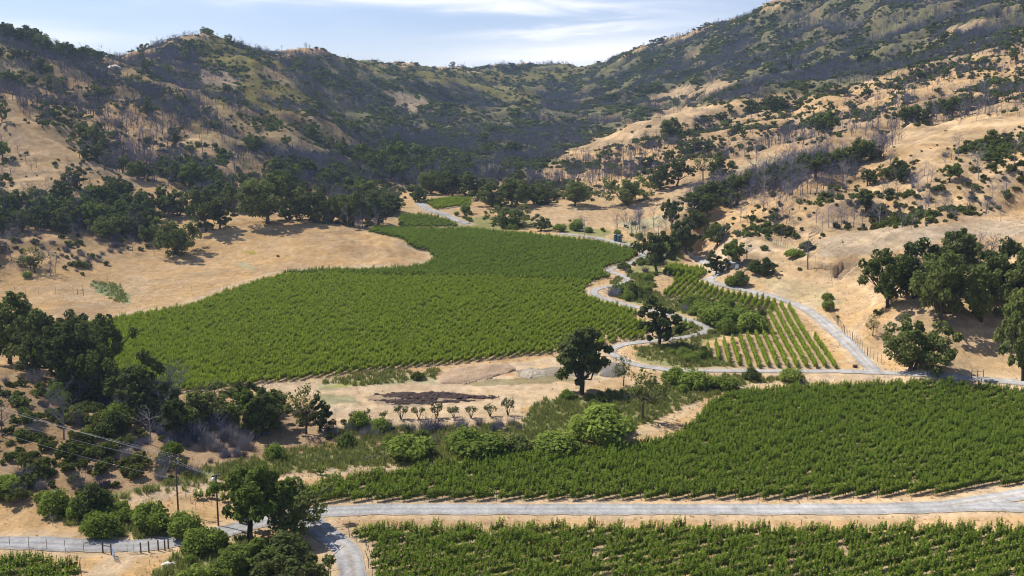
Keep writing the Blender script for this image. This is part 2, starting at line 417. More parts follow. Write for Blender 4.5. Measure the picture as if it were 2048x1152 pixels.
def solid_mat(name, a, b=None, rough=0.7, scale=3.0, metal=0.0, bump=0.0):
    m, t, out = mat(name)
    p = N(t, 'ShaderNodeBsdfPrincipled', inp={'Roughness': rough, 'Metallic': metal})
    tc = N(t, 'ShaderNodeTexCoord')
    nz = N(t, 'ShaderNodeTexNoise', inp={'Scale': scale, 'Detail': 5.0, 'Roughness': 0.6})
    t.links.new(tc.outputs['Object'], nz.inputs['Vector'])
    t.links.new(ramp_mix(t, nz.outputs['Fac'], a, b or tuple(x * 0.7 for x in a)), p.inputs['Base Color'])
    if bump:
        bp = N(t, 'ShaderNodeBump', inp={'Strength': bump, 'Distance': 0.1}); t.links.new(nz.outputs['Fac'], bp.inputs['Height'])
        t.links.new(bp.outputs[0], p.inputs['Normal'])
    t.links.new(p.outputs[0], out.inputs['Surface'])
    return m
MT = {
 'oak':    leaf_mat('oak leaves', (.055, .078, .021), (.21, .24, .070), .35),
 'oak_bright': leaf_mat('bright oak leaves', (.065, .100, .020), (.23, .285, .060), .38),
 'oak2':   leaf_mat('dark oak leaves', (.040, .058, .020), (.165, .192, .062), .33),
 'willow': leaf_mat('willow leaves', (.090, .135, .022), (.28, .345, .068), .4),
 'shrub':  leaf_mat('chaparral leaves', (.042, .066, .020), (.19, .23, .055), .32, .45, (.085, .080, .022)),
 'olive':  leaf_mat('olive leaves', (.085, .095, .040), (.19, .195, .085), .2),
 'vine':   leaf_mat('vine leaves', (.050, .088, .013), (.20, .27, .038), .38, .75),  # lower leaves coloured darker to stand in for shade between the tufts
 'vine_bright': leaf_mat('bright vine leaves', (.085, .130, .012), (.29, .37, .040), .42, .75),
 'vine_far': leaf_mat('dark vine leaves', (.050, .090, .014), (.19, .26, .040), .38, .75),
 'vine_tip': leaf_mat('young vine leaves', (.16, .24, .028), (.36, .46, .070), .48, .7),
 'vine_tip2': leaf_mat('young bright vine leaves', (.22, .29, .026), (.45, .55, .070), .48, .7),
 'grass':  leaf_mat('green grass blades', (.12, .155, .040), (.28, .29, .085), .3, .6),
 'straw':  leaf_mat('dry grass blades', (.48, .34, .19), (.68, .52, .32), .35, .6),
 'bark':   bark_mat('oak bark', (.035, .028, .022), (.13, .11, .09)),
 'burnt':  bark_mat('burnt bark', (.058, .060, .084), (.225, .222, .288), .8),
 'grey':   bark_mat('weathered grey wood', (.13, .125, .13), (.40, .38, .37), .8),
 'vinewood': bark_mat('vine wood', (.05, .035, .025), (.10, .075, .05)),
 'postwood': bark_mat('post wood', (.06, .045, .035), (.17, .13, .10), 4),
}

# ------------------------------------------------------------------ ground cover: natural colours of the soil and grass
GOLD = np.array([.450, .300, .150]); TAN = np.array([.405, .290, .168]); BROWN = np.array([.30, .205, .12])
PALE = np.array([.47, .352, .222]); GREY = np.array([.30, .255, .195]); GREENG = np.array([.20, .245, .095]); SAGE = np.array([.34, .32, .185])
CHAP = np.array([.128, .125, .066]); OLIVE = np.array([.185, .16, .048]); SOIL = np.array([.33, .245, .15]); ROCK = np.array([.40, .30, .21])
DARK = np.array([.05, .036, .032])
n1 = fbm(XX / 55, YY / 55, 41, 4); n2 = fbm(XX / 12, YY / 12, 43, 4); n3 = fbm(XX / 2.6, YY / 2.6, 47, 3)
jit = np.clip(500.0 / YY, .5, 3)            # ragged edges for every patch
JX = XX + (n2 * 2.5 + n3 * 1.2) * np.clip(YY / 300, .6, 6); JY = YY + (fbm(XX / 9 + 5, YY / 9, 53, 3) * 5) * np.clip(YY / 300, .6, 6)
def patch(poly, soft=False):
    return inside(world_poly(poly), JX, JY)
def mixc(C, mask, col, amt=1.0):
    a = np.asarray(mask, float) * amt
    C *= (1 - a)[..., None]; C += a[..., None] * col
C = np.zeros((NU, NV, 3)) + GOLD
mixc(C, smooth(-.1, .5, n1), TAN, .8)
mixc(C, smooth(.05, .6, fbm(XX / 90 + 3, YY / 40, 59, 4)), BROWN, .55)
slope_ = np.hypot(np.gradient(ZZ, axis=0) / np.maximum(np.gradient(XX, axis=0), .01), np.gradient(ZZ, axis=1) / np.gradient(YY, axis=1))
mixc(C, smooth(.4, .85, slope_) * smooth(-.2, .5, n2), ROCK, .4)
def pmask(poly):
    # region by its outline as surveyed from the view point, applied to the terrain it covers
    return inside(poly, PXX + n2 * 14 + n3 * 4, PYY + fbm(XX / 40 + 2, YY / 40, 61, 3) * 16)
BOWL = [(560,118),(665,100),(800,130),(940,140),(1250,110),(1420,60),(1600,-10),(1900,-160),(2500,-320),(2500,60),(2048,80),(1850,125),(1650,185),(1500,195),(1330,215),(1140,300),(1060,350),(960,370),(860,330),(760,300),(620,220)]
FARL = [(-400,-20),(230,125),(400,70),(560,110),(700,180),(820,300),(900,372),(740,390),(560,370),(420,290),(300,210),(120,150),(-400,120)]
mixc(C, pmask(BOWL), CHAP, .92)
mixc(C, pmask(FARL), CHAP, .45)
mixc(C, pmask([(360,80),(430,78),(560,125),(480,150),(400,120)]), OLIVE, .9)
mixc(C, pmask([(385,150),(470,140),(640,200),(620,225),(520,215),(430,195)]), OLIVE, .9)
mixc(C, pmask([(395,150),(460,145),(480,165),(450,180),(400,165)]), ROCK, .9)
mixc(C, pmask([(690,105),(800,135),(940,145),(1230,130),(1150,165),(960,175),(800,165),(720,130)]), OLIVE, .75)
mixc(C, pmask([(960,170),(1060,180),(1090,210),(1000,215)]), OLIVE, .8)
mixc(C, pmask([(1010,280),(1080,290),(1070,305),(1020,305)]), OLIVE, .9)
mixc(C, pmask([(680,180),(760,170),(860,200),(900,240),(830,230),(760,215),(690,210)]), ROCK, .7)
mixc(C, pmask([(1290,190),(1440,160),(1490,160),(1440,185),(1300,205)]), TAN, .95)
mixc(C, pmask([(1120,300),(1290,250),(1400,205),(1440,225),(1330,275),(1150,308)]), TAN, .9)
mixc(C, pmask([(1890,65),(1965,35),(1970,50),(1900,80)]), TAN, 1)
mixc(C, pmask([(1365,125),(1440,97),(1445,106),(1400,125)]), ROCK, .8)
mixc(C, pmask([(1000,445),(1100,405),(1300,385),(1450,350),(1650,290),(1850,250),(2500,180),(2500,260),(1800,290),(1600,330),(1480,380),(1340,440),(1200,460)]), TAN, .75)
mixc(C, pmask([(1440,340),(1560,315),(1600,325),(1500,350)]), SAGE, .5)
mixc(C, pmask([(1230,440),(1330,425),(1330,450),(1260,460)]), SAGE, .7)
mixc(C, pmask([(1640,480),(1850,445),(2500,400),(2500,440),(1900,470),(1750,510),(1640,520)]), GREY, .55)
mixc(C, pmask([(1500,560),(1650,575),(1700,600),(1600,610)]), SAGE, .35)
mixc(C, patch([(1420,530),(1402,512),(1440,492),(1530,484),(1572,500),(1530,512),(1480,520)]), PALE, .95)
mixc(C, patch([(1540,482),(1640,486),(1640,500),(1585,498)]), SAGE, .6)
mixc(C, patch([(180,565),(238,565),(260,602),(244,612),(212,592)]), np.array([.19, .225, .115]), .9)
mixc(C, patch([(470,528),(495,530),(500,540),(480,540)]), SAGE, .8)
mixc(C, patch([(490,500),(515,502),(512,510),(492,508)]), np.array([.30, .25, .06]), .9)
mixc(C, patch([(120,600),(230,605),(200,640),(120,640)]), BROWN, .45)
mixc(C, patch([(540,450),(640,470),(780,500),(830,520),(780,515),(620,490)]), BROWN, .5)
mixc(C, pmask([(0,770),(250,800),(500,830),(700,830),(690,870),(560,900),(420,960),(250,1000),(100,990),(-400,1010),(-400,740)]), BROWN, .8)
mixc(C, pmask([(0,850),(200,860),(150,930),(0,920)]), GOLD * .9, .5)
mixc(C, _in, ROCK * .8, .8)
# dirt lot by the lone oak
LOT = [(500,775),(700,755),(1000,730),(1200,700),(1260,740),(1200,770),(1120,800),(1040,815),(1060,845),(640,850),(620,800)]
mixc(C, patch(LOT), PALE, .9)
mixc(C, patch([(620,760),(780,745),(880,745),(870,768),(640,775)]), SAGE, .8)
mixc(C, patch([(640,770),(720,752),(770,748),(760,762),(680,772)]), np.array([.30, .30, .07]), .75)
mixc(C, patch([(880,740),(1020,728),(1030,748),(960,760),(880,770)]), np.array([.42, .25, .155]), .95)
mixc(C, patch([(1030,735),(1160,735),(1190,752),(1040,758)]), GREY * .75, .85)
mixc(C, patch([(900,765),(1130,752),(1150,764),(1000,774)]), np.array([.20, .17, .085]), .8)
mixc(C, patch([(625,785),(700,790),(722,808),(640,812)]), SAGE * .8, .9)
mixc(C, patch([(1190,735),(1245,725),(1255,750),(1200,750)]), GREY * .6, .9)
mixc(C, patch([(640,852),(1060,846),(1100,830),(1150,850),(1080,880),(900,885),(680,890)]), GREY * np.array([1., .93, .8]), .7)
mixc(C, patch([(725,793),(800,784),(900,785),(1000,795),(960,803),(860,811),(770,809)]), DARK * 2.2, .45)
CREEK = [[(560,905),(700,885),(900,890),(1040,880),(1060,815),(1110,800),(1200,790),(1300,765),(1400,755),(1500,752),(1590,758),(1440,778),(1380,800),(1310,845),(1200,880),(1000,912),(850,925),(700,935),(570,945)],
 [(1230,560),(1262,530),(1290,505),(1370,480),(1390,490),(1360,515),(1310,540),(1300,570),(1330,600),(1440,605),(1530,625),(1540,660),(1440,680),(1400,690),(1290,690),(1330,676),(1400,645),(1300,615),(1215,590)],
 [(1270,705),(1400,690),(1480,735),(1380,736),(1290,722)],
 [(90,1005),(260,985),(420,935),(560,905),(570,945),(440,965),(280,985),(255,1000),(280,1030),(400,1045),(400,1070),(290,1078),(180,1066),(100,1030)],
 [(380,1095),(480,1075),(610,1085),(650,1160),(640,1230),(260,1230),(300,1150)],
 [(900,430),(960,425),(1100,455),(1200,462),(1290,480),(1280,490),(1190,470),(1050,462),(930,455)]]
for cpoly in CREEK:
    mixc(C, pmask(cpoly), GREENG * np.array([.8, .8, .7]), .7)
for k, p in VPOLY.items():
    mixc(C, inside(p, XX + n3 * .4, YY + n3 * .4), SOIL, .8)
for k, (px_, w_, line) in ROADS.items():
    d_ = seg_dist(XX, YY, line)
    mixc(C, smooth(w_ / 2 + 3.4, w_ / 2 + 1.0, d_ + n3 * .8 + n2 * .5), PALE, .8)
for k, (px_, w_, line) in TRACKS.items():
    d_ = seg_dist(XX, YY, line)
    mixc(C, smooth(w_ / 2 + 1.2, w_ / 2 - .6, d_ + n3 * .5 + n2 * .4), PALE, .85)
    if k in ('south', 'field', 'bench', 'lot'):     # two wheel ruts and a grassy middle
        mixc(C, (np.abs(d_ - .85) < .3) * (YY < 460), PALE * .88, .8)
# grazing terraces and old trails run along the contours
terr = vnoise(ZZ / 1.1 + n2 * .8, (XX + .3 * YY) / 34, 97) - .5; terr2 = vnoise(ZZ / 3.2 + n1, XX / 90, 99) - .5
onhill = smooth(1.5, 6, ABOVE)
C *= (1 + .13 * n3 + .16 * n2 + onhill * (.40 * terr + .34 * terr2))[..., None]
scrub = smooth(.12, .5, fbm(XX / 19 + 4, YY / 26, 103, 4)) * onhill
mixc(C, scrub, BROWN * .85, .55)
C = np.clip(C, .02, .8)

def grid_mesh(name, X, Y, Z, col=None):
    a, b = X.shape
    me = bpy.data.meshes.new(name)
    co = np.stack([X, Y, Z], -1).reshape(-1, 3)
    ix = np.arange(a * b).reshape(a, b)
    q = np.stack([ix[:-1, :-1], ix[1:, :-1], ix[1:, 1:], ix[:-1, 1:]], -1).reshape(-1, 4)
    me.vertices.add(len(co)); me.vertices.foreach_set('co', co.ravel())
    me.loops.add(q.size); me.loops.foreach_set('vertex_index', q.ravel())
    me.polygons.add(len(q)); me.polygons.foreach_set('loop_start', np.arange(0, q.size, 4))
    me.polygons.foreach_set('use_smooth', np.ones(len(q), bool))
    me.update(calc_edges=True)
    if col is not None:
        at = me.color_attributes.new('cover', 'FLOAT_COLOR', 'POINT')
        at.data.foreach_set('color', np.concatenate([col.reshape(-1, 3), np.ones((a * b, 1))], 1).ravel())
    return me
def earth_mat(name, attr=True, base=(.4, .4, .4), bump=.6):
    m, t, out = mat(name)
    ge = N(t, 'ShaderNodeNewGeometry')
    def nz(scale, det, rough=.6, st=None):
        n = N(t, 'ShaderNodeTexNoise', inp={'Scale': scale, 'Detail': det, 'Roughness': rough})
        v = ge.outputs['Position']
        if st:
            mp = N(t, 'ShaderNodeMapping'); mp.inputs['Scale'].default_value = st; t.links.new(v, mp.inputs[0]); v = mp.outputs[0]
        t.links.new(v, n.inputs['Vector']); return n.outputs['Fac']
    a = nz(1.7, 8, .72); b = nz(.28, 6, .65); c = nz(.5, 5, .6, (1, .35, 2))
    if attr:
        col = N(t, 'ShaderNodeAttribute', attribute_name='cover').outputs['Color']
    else:
        rgb = N(t, 'ShaderNodeRGB'); rgb.outputs[0].default_value = (*base, 1); col = rgb.outputs[0]
    v = M(t, 'ADD', M(t, 'MULTIPLY', a, .55), M(t, 'ADD', M(t, 'MULTIPLY', b, .45), M(t, 'MULTIPLY', c, .35)))
    v = M(t, 'ADD', M(t, 'MULTIPLY', M(t, 'SUBTRACT', v, .675), 2.1 if attr else 1.1), 1.0)
    mul = N(t, 'ShaderNodeMix', data_type='RGBA', blend_type='MULTIPLY'); mul.inputs['Factor'].default_value = 1
    t.links.new(col, mul.inputs['A'])
    cc = N(t, 'ShaderNodeCombineXYZ')
    for i in range(3): t.links.new(v, cc.inputs[i])
    t.links.new(cc.outputs[0], mul.inputs['B'])
    hs = N(t, 'ShaderNodeHueSaturation'); t.links.new(mul.outputs['Result'], hs.inputs['Color'])
    t.links.new(M(t, 'ADD', M(t, 'MULTIPLY', nz(.09, 5), .5), .75), hs.inputs['Saturation'])
    d = N(t, 'ShaderNodeBsdfDiffuse', inp={'Roughness': .7}); t.links.new(hs.outputs[0], d.inputs['Color'])
    bp = N(t, 'ShaderNodeBump', inp={'Strength': bump, 'Distance': .5}); t.links.new(a, bp.inputs['Height'])
    t.links.new(bp.outputs[0], d.inputs['Normal'])
    t.links.new(d.outputs[0], out.inputs['Surface'])
    return m
def link(name, data, parent=None, label=None, cat=None, group=None, kind=None):
    o = bpy.data.objects.new(name, data); COL.objects.link(o)
    if parent is not None: o.parent = parent
    if label: o['label'] = label
    if cat: o['category'] = cat
    if group: o['group'] = group
    if kind: o['kind'] = kind
    return o
terrain_me = grid_mesh('terrain', XX, YY, ZZ, C)
terrain_me.materials.append(earth_mat('dry grass and soil'))
link('terrain', terrain_me, label='dry golden grass hills and valley floor with bare soil', kind='structure')

# ------------------------------------------------------------------ roads: draped ribbons with crowned middle and ragged edges
gravel = earth_mat('pale road gravel', True, (.40, .395, .40), .3)
dirt = earth_mat('packed pale dirt', False, (.56, .45, .32), .4)
def ribbon(name, line, width, material, label, lift):
    seg = np.hypot(*np.diff(line, axis=0).T); s_ = np.concatenate([[0], np.cumsum(seg)])
    n = max(int(s_[-1] / 1.2), 4)
    q = np.stack([np.interp(np.linspace(0, s_[-1], n), s_, line[:, i]) for i in (0, 1)], 1)
    for _ in range(3): q[1:-1] = (q[:-2] + 2 * q[1:-1] + q[2:]) / 4
    t = np.gradient(q, axis=0); t /= np.linalg.norm(t, axis=1)[:, None] + 1e-9
    nrm = np.stack([-t[:, 1], t[:, 0]], 1)
    cols = np.array([-.5, -.40, -.27, -.17, -.08, 0, .08, .17, .27, .40, .5])
    k = np.arange(n) * .55
    edge = np.stack([fbm(k, k * 0 + i * 7.3, 71, 3) for i in range(2)], 1) * .45
    off = cols[None] * width + 0 * k[:, None]
    off[:, 0] += edge[:, 0]; off[:, -1] += edge[:, 1]; off[:, 1] += edge[:, 0] * .6; off[:, -2] += edge[:, 1] * .6
    X = q[:, :1] + nrm[:, :1] * off; Y = q[:, 1:] + nrm[:, 1:] * off
    zc = hgt(X, Y) + lift + np.array([0, .02, .045, .05, .06, .065, .06, .05, .045, .02, 0])[None] + Y * .00012
    lane = np.array([.80, .84, 1.02, 1.10, .96, .86, .96, 1.10, 1.02, .84, .80])[None] * (1 + .22 * fbm(k * .12, k * 0 + 3, 77, 4))[:, None]
    colr = np.array([.335, .325, .312])[None, None] * lane[..., None]; colr[:, (0, -1)] = colr[:, (0, -1)] * .45 + np.array([.47, .37, .25]) * .15 + np.array([.47, .37, .25]) * .4
    if width < 5: colr[:, 4:7] = colr[:, 4:7] * .72 + np.array([.47, .37, .25]) * .28 * (1 + .5 * fbm(k * .3, k * 0 + 9, 79, 3))[:, None, None]
    me = grid_mesh(name, X.T, Y.T, zc.T, colr.transpose(1, 0, 2))
    if me.polygons[0].normal.z < 0: me.flip_normals()
    me.materials.append(material)
    link(name, me, label=label, kind='structure')
RL = {'front': 'grey gravel road crossing between the two nearest vineyard blocks', 'fork': 'grey gravel branch climbing off the right picture edge',
 'curve': 'grey gravel lane curving round the near vineyard corner', 'side': 'winding pale gravel lane along the creek bushes',
 'hill': 'grey gravel road bending past the striped vineyard', 'far': 'short pale gravel lane beside the farthest vineyard'}
for i, (k, v) in enumerate(ROADS.items()):
    ribbon('gravel_road', v[2], v[1], gravel, RL[k], .07 + .012 * i)

# ------------------------------------------------------------------ mesh builder
class MB:
    def __init__(self): self.v = []; self.f = []; self.m = []; self.n = 0
    def add(self, v, f, m=0):
        v = np.asarray(v, float); self.v.append(v)
        for q in f: self.f.append([i + self.n for i in q]); self.m.append(m)
        self.n += len(v)
    def tube(self, pts, rad, sides=5, m=0, cap=True):
        P = np.asarray(pts, float); k = len(P); rings = []
        for i in range(k):
            d = P[min(i + 1, k - 1)] - P[max(i - 1, 0)]; d = d / (np.linalg.norm(d) + 1e-9)
            a = np.cross(d, (0.31, 0.95, 0.07) if abs(d[1]) < .9 else (1, 0, 0.1)); a /= np.linalg.norm(a) + 1e-9
            b = np.cross(d, a); th = np.arange(sides) * 2 * math.pi / sides
            rings.append(P[i] + rad[i] * (np.cos(th)[:, None] * a + np.sin(th)[:, None] * b))
        f = [(i * sides + j, i * sides + (j + 1) % sides, (i + 1) * sides + (j + 1) % sides, (i + 1) * sides + j) for i in range(k - 1) for j in range(sides)]
        if cap: f += [tuple(range(sides))[::-1], tuple((k - 1) * sides + j for j in range(sides))]
        self.add(np.concatenate(rings), f, m)
    def box(self, c, s, m=0, rot=0.0):
        x, y, z = np.array(s) / 2
        v = np.array([(a * x, b * y, d * z) for d in (-1, 1) for a, b in ((-1, -1), (1, -1), (1, 1), (-1, 1))])
        cr, sr = math.cos(rot), math.sin(rot)
        v = np.stack([v[:, 0] * cr - v[:, 1] * sr, v[:, 0] * sr + v[:, 1] * cr, v[:, 2]], 1) + np.array(c)
        self.add(v, [(3, 2, 1, 0), (4, 5, 6, 7), (0, 1, 5, 4), (1, 2, 6, 5), (2, 3, 7, 6), (3, 0, 4, 7)], m)
    def quads(self, V, m=0):
        V = np.asarray(V, float).reshape(-1, 3); n = len(V) // 4
        self.v.append(V)
        self.f += (np.arange(n * 4).reshape(n, 4) + self.n).tolist(); self.m += [m] * n; self.n += len(V)
    def mesh(self, name, mats, smooth_=False):
        me = bpy.data.meshes.new(name)
        me.from_pydata(np.concatenate(self.v).tolist(), [], self.f)
        for mm in mats: me.materials.append(MT[mm] if isinstance(mm, str) else mm)
        if len(mats) > 1: me.polygons.foreach_set('material_index', np.array(self.m, np.int32))
        if smooth_: me.polygons.foreach_set('use_smooth', np.ones(len(self.f), bool))
        me.update(); return me
def leaves(rng, centres, radii, n, size, squash=.8, up=.5, rnd=.6):
    """n leaf faces round each clump centre -> (4*k, 3) corner array"""
    C_ = np.repeat(np.asarray(centres, float), n, 0); r = np.repeat(np.asarray(radii, float), n)
    k = len(C_)
    d = rng.normal(size=(k, 3)); d /= np.linalg.norm(d, axis=1)[:, None]
    pos = C_ + d * (r * (.55 + .5 * rng.random(k)))[:, None] * np.array([1, 1, squash])
    nn = d * .9 + rng.normal(size=(k, 3)) * rnd + np.array([0, 0, up]); nn /= np.linalg.norm(nn, axis=1)[:, None]
    a = np.cross(nn, rng.normal(size=(k, 3))); a /= np.linalg.norm(a, axis=1)[:, None]
    b = np.cross(nn, a)
    s = (size * (.55 + .9 * rng.random(k)))[:, None]
    a = a * s * .62; b = b * s * .42
    return np.stack([pos - a, pos - b * .9 + nn * s * .08, pos + a, pos + b * 1.1 - nn * s * .06], 1).reshape(-1, 3)

def oak_shape(seed, h=10., w=10., base=.22, clumps=34, nleaf=55, leaf=.62, fill=1.0, lean=0.0, stems=1, stout=1.0):
    """crown corners + limbs of a broad oak, h metres tall"""
    rng = np.random.default_rng(seed)
    cz = h * (base + (1 - base) * .5); rz = h * (1 - base) * .5
    cen = []; rad = []
    lobes = [(rng.normal() * w * .13, rng.normal() * w * .13, rng.normal() * rz * .15) for _ in range(3)]
    while len(cen) < clumps:
        d = rng.normal(size=3); d /= np.linalg.norm(d)
        if d[2] < -.9: continue
        sh = .45 + .55 * rng.random() ** .5
        ox, oy, oz = lobes[len(cen) % 3]
        bump = 1 + .22 * math.sin(3 * math.atan2(d[1], d[0]) + seed) + .18 * rng.normal()
        wid = w * .40 * bump
        cen.append((ox + lean * max(d[2], 0) + d[0] * wid * sh, oy + d[1] * wid * sh, cz + oz + d[2] * rz * .80 * sh)); rad.append(w * (.068 + .072 * rng.random()))
    cen = np.array(cen); rad = np.array(rad)
    crown = leaves(rng, cen, rad, nleaf, leaf, .78)
    tr = MB(); r0 = (.034 * h + .05) * stout
    for s_ in range(stems):
        a0 = rng.random() * 6.28; sx = (s_ > 0) * .9 * math.cos(a0); sy = (s_ > 0) * .9 * math.sin(a0)
        fork = np.array([sx * 2 + lean * .2 + rng.normal() * .2, sy * 2 + rng.normal() * .2, h * max(base + .1, .16)])
        tr.tube([(sx, sy, -.6), (sx * 1.1, sy * 1.1, h * .04), fork * [.8, .8, .75], fork], [r0 * 1.5, r0, r0 * .85, r0 * .7], 7)
        pick = rng.choice(len(cen), max(5, (9 if stout == 1 else 16) // stems), replace=False)
        for p in pick:
            e = cen[p]; mid = fork * .5 + e * .5 + np.array([0, 0, -.05 * h]) + rng.normal(size=3) * .25
            tr.tube([fork, mid, e], [r0 * .5, r0 * .33, r0 * .12], 4)
            for _ in range(2):
                e2 = e + rng.normal(size=3) * w * .12
                tr.tube([mid, e2], [r0 * .2, r0 * .06], 3)
    return crown, tr
def snag_shape(seed, h=8., w=4.5, limbs=13, twigs=5, thick=1.0):
    """bare burnt tree: trunk, rising limbs, twigs"""
    rng = np.random.default_rng(seed); mb = MB()
    lean = rng.normal(size=2) * .06 * h; top = np.array([lean[0], lean[1], h])
    r0 = .0145 * h * thick
    f = lambda t: np.array([lean[0] * t ** 1.5 + .12 * math.sin(5 * t + seed), lean[1] * t ** 1.5 + .12 * math.cos(4 * t + seed), h * t])
    mb.tube([np.array([0, 0, -.5]), f(.3), f(.62), f(1.)], [r0 * 1.3, r0, r0 * .62, r0 * .12], 5)
    for i in range(limbs):
        t = .25 + .7 * rng.random(); b = f(t); a = rng.random() * 6.283
        L = w * (.55 + .35 * rng.random()) * (1.05 - .6 * t); ri = .45 + .5 * rng.random()
        e = b + np.array([math.cos(a) * L, math.sin(a) * L, L * ri]); m = b * .5 + e * .5 + rng.normal(size=3) * .2
        mb.tube([b, m, e], [r0 * .42, r0 * .28, r0 * .07], 3, 0, False)
        for _ in range(twigs):
            s_ = .35 + .65 * rng.random(); p = b + (e - b) * s_
            q = p + rng.normal(size=3) * L * .24 + np.array([0, 0, .28 * L])
            mb.tube([p, q], [r0 * .17, r0 * .06], 3, 0, False)
    return mb
def bush_shape(seed, h=2., w=2.6, clumps=9, nleaf=26, leaf=.42, flat=.75):
    rng = np.random.default_rng(seed); cen = []; rad = []
    for i in range(clumps):
        a = rng.random() * 6.28; q = rng.random() ** .6
        cen.append((math.cos(a) * w * .36 * q, math.sin(a) * w * .36 * q, h * (.22 + .52 * rng.random() * (1.1 - q * .6)))); rad.append(w * (.14 + .11 * rng.random()))
    return leaves(rng, cen, rad, nleaf, leaf, flat)
def combo(name, crown, wood, leafm, woodm='bark', smooth_=False):
    mb = MB(); mb.quads(crown, 0)
    if wood is not None:
        V = np.concatenate(wood.v); mb.v.append(V); mb.f += [[i + mb.n for i in q] for q in wood.f]; mb.m += [1] * len(wood.f); mb.n += len(V)
    return mb.mesh(name, [leafm, woodm] if wood is not None else [leafm])

# ------------------------------------------------------------------ plant kinds
OAKS = []           # near trees: (crown mesh, trunk mesh, nominal height, nominal width)
for i, (w_, b_, cl, nl, lean, st, lm) in enumerate([(11, -.02, 56, 105, 0, 1, 'oak'), (9.5, .12, 48, 100, .8, 1, 'oak2'), (12.5, -.02, 60, 110, -1, 2, 'oak'), (8, .08, 44, 95, .5, 1, 'oak2'), (10, -.04, 54, 100, 0, 2, 'oak2'), (7, .13, 40, 90, .6, 2, 'oak'), (7.4, .14, 66, 105, .3, 1, 'oak2'), (8.6, .2, 54, 110, .5, 1, 'oak_bright')]):
    cr, tr = oak_shape(100 + i, 10., w_, b_, cl, nl, .46, 1, lean, st)
    mb = MB(); mb.quads(cr); OAKS.append((mb.mesh('crown', [lm]), tr.mesh('trunk', ['bark']), 10., w_))
OAKF = [combo('far_oak', *oak_shape(200 + i, 10., w_, b_, 22, 24, 1.15, 1, 0, 1), lm) for i, (w_, b_, lm) in enumerate([(10, .04, 'oak'), (11.5, .03, 'oak2'), (9, .08, 'oak2'), (8, .04, 'oak')])]
SPARSE = []         # thin-leaved open trees
for i in range(2):
    cr, tr = oak_shape(300 + i, 10., 8.5, .26, 34, 20, .36, 1, 0, 1, .62)
    mb = MB(); mb.quads(cr); SPARSE.append((mb.mesh('crown', ['oak']), tr.mesh('trunk', ['bark']), 10., 8.5))
SNAGS = [snag_shape(400 + i, 8., 4.6 + .8 * (i % 3), 16, 8).mesh('burnt_tree', ['burnt' if i % 4 else 'grey']) for i in range(7)]
SNAGF = [snag_shape(430 + i, 8., 5.0, 11, 4, 1.5).mesh('burnt_tree_far', ['burnt']) for i in range(5)]
BRUSH = []
for i in range(4):
    rng = np.random.default_rng(460 + i); mb = MB()
    for k in range(150):
        a = rng.random() * 6.28; b = np.array([math.cos(a), math.sin(a), 0]) * rng.random() * 1.0
        e = b + np.array([math.cos(a) * 1.3 * rng.random(), math.sin(a) * 1.3 * rng.random(), .8 + 1.6 * rng.random()]) + rng.normal(size=3) * .35
        mb.tube([b + [0, 0, -.2], (b + e) / 2 + rng.normal(size=3) * .15, e], [.035, .026, .012], 3, 0, False)
    BRUSH.append(mb.mesh('dead_brush', ['grey' if i % 2 else 'burnt']))
SHRUBS = [combo('shrub', bush_shape(500 + i, 2., 2.4 + .3 * (i % 4), 9, 30, .40), None, 'shrub') for i in range(6)]
SHRUBF = [combo('shrub_far', bush_shape(520 + i, 2.2, 3.6, 7, 13, .85), None, 'shrub') for i in range(6)]
WILLOWS = [combo('willow', bush_shape(540 + i, 4., 4.4 + .5 * (i % 3), 24, 130, .30, .95), None, 'willow' if i != 3 else 'oak') for i in range(5)]
def sapling_shape(seed):
    rng = np.random.default_rng(seed); tr = MB(); cen = []
    for k in range(5):
        a = k * 1.26 + rng.random(); e = np.array([math.cos(a) * .85 * (.5 + rng.random() * .6), math.sin(a) * .85, 1.7 + .7 * rng.random()])
        tr.tube([(0, 0, -.1), e * .45 + [0, 0, .1], e], [.07, .05, .02], 4); cen += [e, e * .8 + rng.normal(size=3) * .15]
    return leaves(rng, cen, [.42] * len(cen), 26, .24, 1.0), tr

